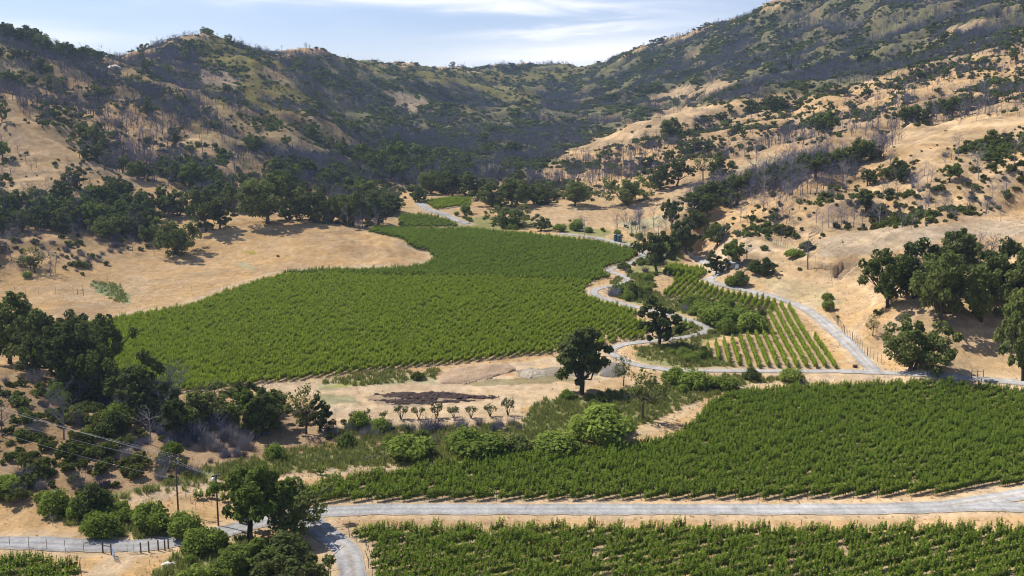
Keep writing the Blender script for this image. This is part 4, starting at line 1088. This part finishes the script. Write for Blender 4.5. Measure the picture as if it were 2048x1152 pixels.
# row of young olive trees in the dirt lot
OL = [(706,841,19,24),(733,841,23,20),(767,840,19,24),(802,839,30,36),(838,839,26,34),(873,837,31,40),(907,836,26,36),(942,836,26,30),(980,833,26,32),(1016,831,36,30)]
for k, (px, py, hp, wp) in enumerate(OL):
    cr, tr = sapling_shape(700 + k); mb = MB(); mb.quads(cr)
    e = link('olive_sapling', None, label='young olive tree, %s from the left in the row on the dirt lot' % NUMW[k], cat='sapling', group='row of young olive trees')
    link('trunk', tr.mesh('trunk', ['bark']), e); link('crown', mb.mesh('crown', ['olive']), e)
    put(e, px, py, hp, wp, 2.6, 2.6, TR, 0)
for px, py, hp, wp, lab in ((671,842,30,20,'bare dead sapling left of the olive row'), (1026,822,34,24,'bare dead sapling behind the last olive tree'), (1168,476,44,26,'bare grey snag above the upper vineyard edge near the tanks'),
                            (105,1052,24,14,'small bare stump by the left gravel road'), (300,890,70,60,'pale bleached dead oak above the power poles'), (160,800,44,30,'pale broken snag in front of the near left grove')):
    o = link('dead_tree', SNAGS[4], label=lab, cat='dead tree'); put(o, px, py, hp, wp, 8., 5., TR)
# hand-placed creek bushes and roadside shrubs
BU = [(815,916,64,112,0,'large bright bush left of the others behind the front vineyard'),(948,914,70,126,1,'largest bright bush in the middle behind the front vineyard'),(1036,908,48,78,3,'flowering dark bush right of the largest creek bush'),
 (1112,908,56,96,2,'pale flowering bush at the right behind the front vineyard'),(1200,884,96,140,4,'big leafy bush below the lone dark oak'),(1238,866,44,60,0,'leafy bush left of the open forked tree foot'),
 (372,1075,60,74,1,'round leafy bush beside the bridge on the left road'),(205,1072,58,74,2,'dense green bush by the left road verge'),(1656,621,27,27,1,'round green bush at the start of the roadside fence'),
 (1655,600,19,22,4,'small dark bush with a shadow below the gully'),(1583,763,34,52,2,'green bush at the right end of the creek below the striped vineyard'),(1502,760,30,40,3,'dark green bush left of the last creek bush below the striped vineyard'),
 (1440,650,56,90,0,'big leafy bush at the top of the striped vineyard'),(1500,660,46,70,4,'leafy bush touching the striped vineyard corner'),(1480,572,34,40,3,'dark bush on the bank beside the road bend'),
 (1590,515,22,40,4,'dark bush left on the grassy spur'),(1615,500,20,36,3,'dark bush right on the grassy spur'),(1465,572,26,30,2,'pale bush at the cut bank of the road bend'),(1512,545,28,44,3,'dark bush pair on the bank above the road'),
 (1450,780,36,60,1,'leafy bush beside the lane below the striped vineyard'),(1390,776,44,70,2,'flowering bush on the creek right of the open forked tree'),(1350,768,44,60,4,'dense bush on the creek behind the open forked tree'),(55,556,18,20,1,'small round bush alone in the left pasture')]
for px, py, hp, wp, k, lab in BU:
    o = link('green_bush', WILLOWS[k], label=lab, cat='bush'); put(o, px, py, hp, wp, 3.9, 4.6, TR)

# ------------------------------------------------------------------ built things
MT['pole'] = bark_mat('creosoted pole wood', (.07, .052, .045), (.16, .125, .11), 3)
MT['wire'] = solid_mat('pale aluminium cable', (.40, .41, .43), (.33, .34, .36), .8, 3, 0)
MT['steel'] = solid_mat('galvanised steel', (.35, .36, .38), (.25, .26, .28), .45, 6, .6)
MT['ceramic'] = solid_mat('pale glazed insulator', (.55, .56, .58), (.4, .42, .45), .25)
MT['white'] = solid_mat('white painted metal', (.78, .79, .80), (.66, .67, .69), .45)
MT['tank'] = solid_mat('dark blue-green tank plastic', (.025, .055, .075), (.04, .075, .095), .45)
MT['tanktop'] = solid_mat('faded tank lid', (.09, .13, .16), (.13, .17, .2), .5)
MT['blue'] = solid_mat('blue painted metal', (.05, .16, .30), (.04, .12, .22), .5)
MT['concrete'] = solid_mat('weathered concrete', (.50, .48, .45), (.38, .36, .33), .85, 2, 0, .3)
MT['shedwall'] = solid_mat('grey corrugated sheet', (.30, .31, .34), (.22, .23, .26), .6, 2)
MT['shedroof'] = solid_mat('pale metal roof', (.30, .31, .33), (.24, .25, .27), .6, 2)
MT['rust'] = solid_mat('rusty brown metal', (.10, .05, .035), (.06, .03, .022), .8)
MT['rockm'] = solid_mat('pale rock', (.55, .50, .43), (.38, .34, .29), .9, 1.2, 0, .5)
def up(e, px, py):
    g = ground_at(px, py); e.location = g; return g
# power poles
def power_pole(px, py, hpx, label, transformer):
    e = link('power_pole', None, label=label, cat='power pole'); g = up(e, px, py); h = hpx * g.y / FOC * 1.06
    mb = MB(); mb.tube([(0, 0, -.6), (0, 0, h * .5), (0, 0, h)], [.17, .15, .11], 9); link('pole', mb.mesh('pole', ['pole'], True), e)
    rz = R(35)
    for zz, L in ((h - .35, 2.4), (h - 1.35, 2.1)) if not transformer else ((h - .3, 1.6),):
        mb = MB(); mb.box((math.cos(rz) * 0, .14, zz), (L, .12, .14), 0, rz); link('crossarm', mb.mesh('crossarm', ['pole']), e)
        for s_ in (-.46, -.2, .2, .46):
            mb = MB(); x, y = math.cos(rz) * L * s_, .14 + math.sin(rz) * L * s_
            mb.tube([(x, y, zz + .07), (x, y, zz + .14), (x, y, zz + .17), (x, y, zz + .24), (x, y, zz + .27)], [.03, .03, .075, .06, .03], 8); link('insulator', mb.mesh('insulator', ['ceramic'], True), e)
        for s_ in (-1, 1):
            mb = MB(); mb.tube([(0, .14, zz - .6), (math.cos(rz) * L * .3 * s_, .14 + math.sin(rz) * L * .3 * s_, zz - .06)], [.025, .025], 4); link('brace', mb.mesh('brace', ['steel']), e)
    if transformer:
        t_ = MB(); t_.tube([(-.42, -.1, h - 1.75), (-.42, -.1, h - 1.7), (-.42, -.1, h - .75), (-.42, -.1, h - .62), (-.42, -.1, h - .58)], [.26, .33, .33, .28, .1], 14)
        t = link('transformer', t_.mesh('transformer', ['white'], True), e)
        mb = MB(); mb.tube([(-.42, -.1, h - .6), (-.42, -.1, h - .3)], [.05, .035], 6); link('bushing', mb.mesh('bushing', ['ceramic']), t)
        mb = MB(); mb.box((-.12, -.03, h - 1.2), (.2, .1, .5)); link('bracket', mb.mesh('bracket', ['steel']), t)
    return g, h
gA, hA = power_pole(357, 1028, 123, 'wooden power pole with two crossarms carrying the wires', False)
gB, hB = power_pole(437, 1052, 108, 'wooden power pole with a white transformer beside the tall tree', True)
def wire(a, b, sag, label, r=.014):
    a, b = np.array(a), np.array(b); mb = MB(); k = np.linspace(0, 1, 28)
    P = a + (b - a) * k[:, None]; P[:, 2] -= sag * 4 * k * (1 - k); mb.tube(P, [r] * 28, 4)
    link('power_line', mb.mesh('power_line', ['wire'], True), label=label, cat='cable', group='power lines at the lower left')
def at_depth(px, py, Y):
    u, t = pix_ut(px, py); return (float(u) * Y, Y, H + float(t) * Y)
wl_ = [((-.9, -.6, hA - .1), (-220, 728), 'topmost pale power line running to the upper left'), ((-.4, -.2, hA - .1), (-220, 739), 'second power line from the top running to the upper left'),
       ((.4, .4, hA - .1), (-220, 746), 'third power line from the top running to the upper left'), ((-.8, -.5, hA - 1.1), (-220, 768), 'fourth power line from the top, below the crossarms'),
       ((0, -.15, hA - 4.6), (-220, 790), 'lowest pale cable, well below the other power lines')]
for (dx, dy, dz), far_, lab in wl_:
    wire((gA.x + dx, gA.y + dy, gA.z + dz), at_depth(*far_, 196), 1.1, lab)
for i, (s_, lab) in enumerate(((-.4, 'left cable between the two wooden power poles'), (.4, 'right cable between the two wooden power poles'))):
    wire((gA.x + s_, gA.y, gA.z + hA - 1.2), (gB.x + s_, gB.y, gB.z + hB - .1), .3, lab)
# fences
def fence(pts, hpx, label, step, thick=(), thin=.035, wires=(.35, .7, 1.0), woody='postwood'):
    """posts at every step metres along a surveyed line plus wires; thick = indices of stout posts"""
    line = np.array([ground_at(a, b)[:2] for a, b in pts]); seg = np.hypot(*np.diff(line, axis=0).T); s_ = np.concatenate([[0], np.cumsum(seg)])
    n = max(int(round(s_[-1] / step)), 1) + 1 if step else len(pts)
    q = np.stack([np.interp(np.linspace(0, s_[-1], n), s_, line[:, i]) for i in (0, 1)], 1) if step else line
    z = hgt(q[:, 0], q[:, 1]); o = q[0]
    e = link('wire_fence', None, label=label, cat='fence'); e.location = (o[0], o[1], z[0])
    h = hpx * q[0][1] / FOC
    for i in range(len(q)):
        r = thin * (2.3 if i in thick else 1); mb = MB(); x, y = q[i] - o; zz = z[i] - z[0]
        mb.tube([(x, y, zz - .3), (x + RNG.normal() * .03, y, zz + h * (.92 + .12 * RNG.random()))], [r * 1.05, r], 6); link('post', mb.mesh('post', [woody]), e)
    for w_ in wires:
        mb = MB(); mb.tube([(q[i][0] - o[0], q[i][1] - o[1], z[i] - z[0] + h * w_ * .9) for i in range(len(q))], [.012] * len(q), 3, 0, False); link('wire', mb.mesh('wire', ['steel']), e)
    return e, q, z, h
fence([(-90,1087),(-17,1090),(20,1093),(58,1096),(94,1100),(131,1103),(168,1105),(206,1106)], 25, 'thin wire fence along the left gravel road', 0, (7,), .04)
fence([(282,1106),(298,1105),(317,1102),(330,1101),(337,1098)], 25, 'stout dark posts with rails right of the gate opening', 0, (0, 1, 2, 3, 4), .055, (.6, .9))
e = link('brace_fence', None, label='stout post pair with a cross rail left of the gate opening', cat='fence'); g0 = up(e, 206, 1106); g1 = ground_at(223, 1110)
hh = 25 * g0.y / FOC; dv = g1 - g0
for p in (Vector((0, 0, 0)), dv):
    mb = MB(); mb.tube([(p.x, p.y, p.z - .3), (p.x, p.y, p.z + hh)], [.13, .12], 8); link('post', mb.mesh('post', ['postwood'], True), e)
mb = MB(); mb.tube([(0, 0, hh * .72), (dv.x, dv.y, dv.z + hh * .72)], [.07, .07], 6); link('rail', mb.mesh('rail', ['postwood']), e)
def gate(pxa, pxb, hpx, label, matn='steel', bars=5):
    e = link('metal_gate', None, label=label, cat='gate'); a = up(e, *pxa); b = ground_at(*pxb); d = b - a; h = hpx * a.y / FOC
    for k in range(bars):
        z = h * (.16 + .72 * k / (bars - 1)); mb = MB(); mb.tube([(0, 0, z), (d.x, d.y, d.z + z)], [.03, .03], 6); link('bar', mb.mesh('bar', [matn]), e)
    for f in (0, .5, 1):
        mb = MB(); mb.tube([(d.x * f, d.y * f, d.z * f + h * .12), (d.x * f, d.y * f, d.z * f + h * .92)], [.035, .035], 6); link('upright', mb.mesh('upright', [matn]), e)
gate((224, 1111), (230, 1124), 24, 'pale blue metal gate swung open towards the camera', 'blue')
gate((255, 1107), (281, 1106), 22, 'grey metal gate panel right of the open gate')
mb = MB(); 
fence([(1660,627),(1668,640),(1680,658),(1692,672),(1708,686),(1722,700),(1740,716),(1762,728)], 17, 'wire fence of many thin posts beside the bending road', 2.2, (0, 8, 9, 13, 14, 19, 26), .045)
fence([(1790,750),(1850,756),(1900,757),(1943,757)], 15, 'low wire fence below the knoll by the road', 4, (), .03)
fence([(1525,480),(1548,488),(1575,497)], 11, 'short fence of close posts above the pale field', 1.6, (), .05)
fence([(30,583),(62,588),(95,588),(120,586),(150,588),(172,580),(190,572),(215,562)], 13, 'wire fence crossing the left pasture', 7, (), .05)
fence([(1600,505),(1625,520),(1645,535),(1662,548),(1664,575)], 11, 'thin fence running down to the gully', 6, (), .04)
fence([(300,1135),(318,1120),(345,1108)], 18, 'thin stakes on the bank below the gate', 4, (), .03)
for px, pys, lab, n in ((1943, 756, 'three-post rail frame beside the road at the right', 3), (155, 590, 'two-post rail frame in the left pasture', 2)):
    e = link('brace_fence', None, label=lab, cat='fence'); g0 = up(e, px, pys); h = (18 if n == 3 else 13) * g0.y / FOC
    sp_ = 12 * g0.y / FOC
    for k in range(n):
        z = float(hgt(g0.x + k * sp_, g0.y)) - g0.z
        mb = MB(); mb.tube([(k * sp_, 0, z - .3), (k * sp_, 0, z + h)], [.11, .1], 7); link('post', mb.mesh('post', ['postwood'], True), e)
    for zz in ((.72,) if n == 3 else (.8, .35)):
        mb = MB(); mb.tube([(0, 0, h * zz), ((n - 1) * sp_, 0, float(hgt(g0.x + (n - 1) * sp_, g0.y)) - g0.z + h * zz)], [.06, .06], 6); link('rail', mb.mesh('rail', ['postwood']), e)
# water tanks
for px, py, wp, hp, lab in ((1231, 483, 7, 15, 'left dark water tank, partly hidden by the other one'), (1239, 484, 9, 15, 'right dark water tank standing beside the pale lane')):
    e = link('water_tank', None, label=lab, cat='tank', group='dark water tanks'); g = up(e, px, py); r = wp / 2 * g.y / FOC * 1.05; h = hp * g.y / FOC
    mb = MB(); zs = np.linspace(0, h * .92, 13); mb.tube([(0, 0, z) for z in zs], [r * (1 if i % 2 else .975) for i in range(13)], 24); link('body', mb.mesh('body', ['tank'], True), e)
    mb = MB(); mb.tube([(0, 0, h * .915), (0, 0, h * .94), (0, 0, h)], [r * 1.01, r * .98, r * .3], 24); l_ = link('roof', mb.mesh('roof', ['tanktop'], True), e)
    mb = MB(); mb.tube([(0, 0, h * .98), (0, 0, h * 1.05), (0, 0, h * 1.06)], [r * .22, r * .22, r * .05], 12); link('hatch', mb.mesh('hatch', ['tanktop'], True), l_)
    mb = MB(); mb.tube([(r * .9, -r * .5, h * .06), (r * 1.4, -r * .8, h * .06), (r * 1.4, -r * .8, -.1)], [.06, .06, .06], 8); link('outlet_pipe', mb.mesh('outlet_pipe', ['steel']), e)
e = link('pump_box', None, label='small blue pump box at the vineyard edge left of the tanks', cat='pump'); up(e, 1194, 482)
mb = MB(); mb.box((0, 0, .45), (2.2, 1.1, .9)); link('housing', mb.mesh('housing', ['blue']), e)
mb = MB(); mb.box((0, 0, .96), (2.4, 1.3, .1)); link('lid', mb.mesh('lid', ['white']), e)
# shed by the road bend
e = link('metal_shed', None, label='low grey metal shed behind the small dark oak at the road bend', cat='shed'); g = up(e, 1462, 536); e.rotation_euler = (0, 0, R(-14))
L, D_, h = 5.2, 3.4, 2.3
mb = MB()
for i in range(26):
    x0 = -L / 2 + L * i / 26; mb.box((x0 + L / 52, -D_ / 2 + (.03 if i % 2 else 0), h / 2), (L / 26, .06, h))
mb.box((0, D_ / 2, h / 2), (L, .06, h)); mb.box((-L / 2, .04, h / 2), (.06, D_ - .16, h)); mb.box((L / 2, .04, h / 2), (.06, D_ - .16, h)); link('wall', mb.mesh('wall', ['shedwall']), e)
mb = MB(); mb.add([(-L / 2 - .2, -D_ / 2 - .25, h + .02), (L / 2 + .2, -D_ / 2 - .25, h + .02), (L / 2 + .2, D_ / 2 + .25, h + .75), (-L / 2 - .2, D_ / 2 + .25, h + .75), (-L / 2 - .2, -D_ / 2 - .25, h + .1), (L / 2 + .2, -D_ / 2 - .25, h + .1), (L / 2 + .2, D_ / 2 + .25, h + .83), (-L / 2 - .2, D_ / 2 + .25, h + .83)],
       [(3, 2, 1, 0), (4, 5, 6, 7), (0, 1, 5, 4), (1, 2, 6, 5), (2, 3, 7, 6), (3, 0, 4, 7)]); link('roof', mb.mesh('roof', ['shedroof']), e)
mb = MB(); mb.box((-1.1, -D_ / 2 - .07, .95), (1.0, .05, 1.9)); link('door', mb.mesh('door', ['rust']), e)
e = link('small_tank', None, label='small white tank right of the grey metal shed', cat='tank'); up(e, 1474, 537)
mb = MB(); mb.tube([(0, 0, 0), (0, 0, .1), (0, 0, 1.5), (0, 0, 1.8), (0, 0, 1.9)], [.72, .8, .8, .6, .15], 16); link('body', mb.mesh('body', ['white'], True), e)
mb = MB(); mb.tube([(0, 0, 1.86), (0, 0, 2.0)], [.2, .2], 10); link('cap', mb.mesh('cap', ['tanktop'], True), e)
# blue panel on legs by the tall tree
e = link('panel_stand', None, label='blue panel on legs behind the tall tree trunk', cat='stand'); g = up(e, 488, 1049)
for x in (-.5, .5):
    mb = MB(); mb.box((x, 0, .75), (.1, .1, 1.7)); link('leg', mb.mesh('leg', ['rust']), e)
mb = MB(); mb.box((0, -.02, 1.35), (1.25, .3, 1.0)); link('panel', mb.mesh('panel', ['blue']), e)
mb = MB(); mb.box((0, -.02, 1.9), (1.4, .5, .08)); link('cover', mb.mesh('cover', ['white']), e)
# bridge kerbs
for a, b, lab in (((338, 1073), (372, 1066), 'low pale bridge rail on the far side of the left road'), ((402, 1066), (440, 1061), 'short pale bridge rail right of the round bush'), ((400, 1079), (440, 1075), 'pale bridge edge on the near side above the ditch')):
    A, B = ground_at(*a), ground_at(*b); e = link('bridge_rail', None, label=lab, cat='bridge rail'); e.location = A; d = B - A; L = d.length
    mb = MB(); mb.box((d.x / 2, d.y / 2, d.z / 2 + .55), (L, .22, .18), 0, math.atan2(d.y, d.x)); link('beam', mb.mesh('beam', ['concrete']), e)
    for f in (.04, .35, .65, .96):
        mb = MB(); mb.box((d.x * f, d.y * f, d.z * f + .2), (.24, .2, .52), 0, math.atan2(d.y, d.x)); link('support', mb.mesh('support', ['concrete']), e)
# small metal box by the road fork
e = link('valve_box', None, label='small rusty brown box on the verge at the road fork', cat='box'); up(e, 1710, 735)
mb = MB(); mb.box((0, 0, .35), (1.2, .7, .7)); link('body', mb.mesh('body', ['rust']), e); mb = MB(); mb.box((0, 0, .74), (1.3, .8, .07)); link('lid', mb.mesh('lid', ['rust']), e)
# heaps on the dirt lot
def heap(name, poly, hgt_m, material, label, cat, bumps=1.0, seed=0, res=70, spiky=0.0, rag=1.0):
    p = world_poly(poly); lo, hi = p.min(0), p.max(0)
    xs = np.linspace(lo[0], hi[0], res * 2); ys = np.linspace(lo[1], hi[1], res); X, Y = np.meshgrid(xs, ys, indexing='ij')
    ring = np.vstack([p, p[:1]]); d = np.full(X.shape, 1e9)
    for a, b in zip(ring[:-1], ring[1:]):
        v = b - a; t = np.clip(((X - a[0]) * v[0] + (Y - a[1]) * v[1]) / (v @ v + 1e-9), 0, 1); d = np.minimum(d, np.hypot(X - a[0] - t * v[0], Y - a[1] - t * v[1]))
    wob = fbm(X / 3.2, Y / 3.2, seed + 9, 4); ins = inside(p, X + wob * rag, Y + fbm(X / 2.4 + 7, Y / 2.4, seed + 3, 4) * rag * 1.6); rmax = max(d[ins].max(), .5)
    prof = np.where(ins, np.sqrt(np.clip(d / rmax, 0, 1)), 0)
    z = prof * hgt_m * (.75 + .6 * bumps * fbm(X / 5, Y / 5, seed, 4) + spiky * fbm(X / 1.1, Y / 1.1, seed + 5, 2)) - .12 * (1 - np.minimum(prof * 6, 1))
    me = grid_mesh(name, X, Y, hgt(X, Y) + z)
    # keep only faces that touch the heap
    import bmesh
    bm = bmesh.new(); bm.from_mesh(me); bm.verts.ensure_lookup_table(); flat = ins.ravel()
    bmesh.ops.delete(bm, geom=[f for f in bm.faces if not any(flat[v.index] for v in f.verts)], context='FACES'); bm.to_mesh(me); bm.free()
    me.materials.append(material); link(name, me, label=label, cat=cat)
heap('dirt_mound', [(878,768),(884,746),(915,738),(975,728),(1022,730),(1033,742),(1000,752),(960,760),(920,768)], 1.6, earth_mat('reddish dug soil', False, (.41, .295, .195), .9), 'long lumpy reddish dirt mound beside the wide vineyard', 'mound', .9, 201, 60)
heap('gravel_pile', [(1196,752),(1208,736),(1228,726),(1248,732),(1254,748),(1230,756)], 1.5, earth_mat('dark grey gravel', False, (.19, .17, .15), .9), 'dark grey gravel pile right of the lone dark oak', 'pile', .3, 205, 40)
heap('rubble_pile', [(1036,752),(1046,742),(1070,738),(1092,742),(1090,752),(1060,758)], .9, earth_mat('pale broken rubble', False, (.42, .36, .28), 1.), 'pale rubble pile at the right end of the dirt mound', 'pile', .6, 209, 40, .6)
comp = earth_mat('black compost', False, (.085, .062, .055), 1.)
heap('compost_row', [(745,790),(800,785),(900,787),(990,794),(998,798),(960,799),(880,797),(800,796)], .7, comp, 'back strip of black compost on the pale dirt lot', 'compost', .8, 213, 80, .8, 2.0)
heap('compost_row', [(735,800),(800,799),(880,801),(950,800),(930,805),(860,809),(790,808)], .6, comp, 'front strip of black compost on the pale dirt lot', 'compost', .8, 217, 80, .8, 2.0)
# fallen log, rock
mb = MB(); mb.tube([(0, 0, .25), (1.6, .5, .55), (3.3, 1., .85)], [.24, .2, .13], 8); o = link('fallen_log', mb.mesh('fallen_log', ['grey'], True), label='grey fallen log slanting in the creek weeds', cat='log'); up(o, 722, 922)
def rock(px, py, s, label, seed):
    import bmesh
    bm = bmesh.new(); bmesh.ops.create_icosphere(bm, subdivisions=3, radius=1)
    for v in bm.verts:
        c = v.co; k = 1 + .35 * float(fbm(np.array([c.x * 1.3 + seed]), np.array([c.y * 1.3 + c.z]), seed, 3)[0]); v.co = Vector((c.x * 1.3, c.y, c.z * .7)) * k * s
    me = bpy.data.meshes.new('rock'); bm.to_mesh(me); bm.free(); me.materials.append(MT['rockm']); o = link('rock', me, label=label, cat='rock'); up(o, px, py)
rock(228, 136, 4.2, 'pale rock outcrop on the far left saddle', 3); rock(336, 1130, .8, 'pale rock on the bank below the gate', 5); rock(345, 1128, .5, 'smaller dark-edged rock beside the pale rock below the gate', 6)
rock(1865, 757, .6, 'grey boulder at the foot of the broad oak by the fork', 7); rock(1385, 505, 1.2, 'pale boulder at the roadside by the creek', 8)
# young trellis by the power poles
k = 0
for r_ in range(3):
    for c_ in range(8):
        px = 372 + c_ * 16 + r_ * 10; py = 996 - c_ * 2.4 + r_ * 11
        g = ground_at(px, py); o = link('trellis_stake', POST, label='thin dark stake, %s in the bare trellis beside the power poles' % NUMW[k], cat='stake', group='stakes of the bare trellis'); o.location = g; o.scale = (.8, .8, .72); k += 1
for k, (px, py) in enumerate([(397, 998), (420, 996), (450, 1003), (475, 1008), (640, 950)]):
    o = link('young_vine', VINEM[k], label='young vine, %s from the left by the power pole trellis' % NUMW[k] if k < 4 else 'lone young vine on the track beside the front vineyard', cat='grapevine'); o.location = ground_at(px, py); o.scale = (1.1, 1.6, .95)
# ------------------------------------------------------------------ dry grass and weeds
def tufts(seed, n, h, spread, matn):
    rng = np.random.default_rng(seed); V = []
    for i in range(n):
        a = rng.random() * 6.28; b = np.array([math.cos(a), math.sin(a), 0]) * rng.random() * spread; t = b * 1.3 + np.array([rng.normal() * .12, rng.normal() * .12, h * (.6 + .6 * rng.random())])
        s_ = np.array([-math.sin(a), math.cos(a), 0]) * .05; V += [b - s_, b + s_, t + s_ * .3, t - s_ * .3]
    mb = MB(); mb.quads(np.array(V)); return mb.mesh('tuft', [matn])
TUFT = [tufts(800 + i, 22, .45, .45, 'straw') for i in range(4)]; TUFTG = [tufts(810 + i, 26, .6, .5, 'grass') for i in range(4)]
block2 = np.zeros(gx.shape, bool)
for v in ROADS.values(): block2 |= seg_dist(gx, gy, v[2]) < v[1] / 2 + .15
for p in VPOLY.values(): block2 |= inside(p, gx, gy)
nearv = visn & infr & (gy < 420) & ~block2
def grassmass(name, rate, meshes, label, smin, smax):
    lam = np.where(nearv, rate * area, 0); n = int(lam.sum()); pk = GR.choice(lam.size, n, p=(lam / lam.sum()).ravel()); i, j = np.unravel_index(pk, lam.shape)
    Y = np.exp(np.log(gy[i, j]) + (GR.random(n) - .5) * (LV[1] - LV[0]) * SUB); X = (gx[i, j] / gy[i, j] + (GR.random(n) - .5) * (U[1] - U[0]) * SUB) * Y
    s_ = smin + (smax - smin) * GR.random(n); print(name, n)
    mass(name, meshes, np.stack([X, Y, hgt(X, Y)], 1), np.stack([np.zeros(n), np.zeros(n), GR.random(n) * 6.28], 1), np.stack([s_, s_, s_], 1), GR.integers(0, 4, n), label)
regn = np.array([d[0] for d in DIST] + ['none'])[REG]
dry = np.isin(regn, ['nearhill', 'knoll', 'spur', 'pasture', 'floor', 'thicket', 'front', 'grove', 'yardgrass', 'valley']); wet = np.char.startswith(regn.astype(str), 'creek') | (regn == 'lotweeds')
lotm = inside(world_poly(LOT), gx, gy)
grassmass('dry_grass', (170 * dry * np.clip(.3 + 1.4 * smooth(-.3, .4, fbm(gx / 10, gy / 10, 301, 3)), 0, 2)) * np.where(lotm, .12, 1) * np.clip(330 / gy, .3, 1), TUFT, 'dry golden grass tufts on the near slopes', .3, .85)
gpatch = inside(world_poly([(182,566),(236,566),(257,600),(242,610),(214,591)]), gx, gy) & (gy < 420)
grassmass('green_weeds', 900 * wet + 420 * gpatch, TUFTG, 'green weeds and grass along the creek', .8, 2.0)
# ------------------------------------------------------------------ air
hz, ht, ho = mat('thin summer haze')
pv = N(ht, 'ShaderNodeVolumePrincipled', inp={'Density': .000065, 'Color': (.55, .74, 1.0, 1), 'Anisotropy': .3})
ht.links.new(pv.outputs[0], ho.inputs['Volume'])
mb = MB(); zt = float(ZZ.max()) + 20; mb.box((0, 1500, (zt - 4) / 2), (4900, 3120, zt + 4))
hm = mb.mesh('haze', [hz]); link('haze', hm, label='thin bluish haze filling the valley air', kind='stuff')
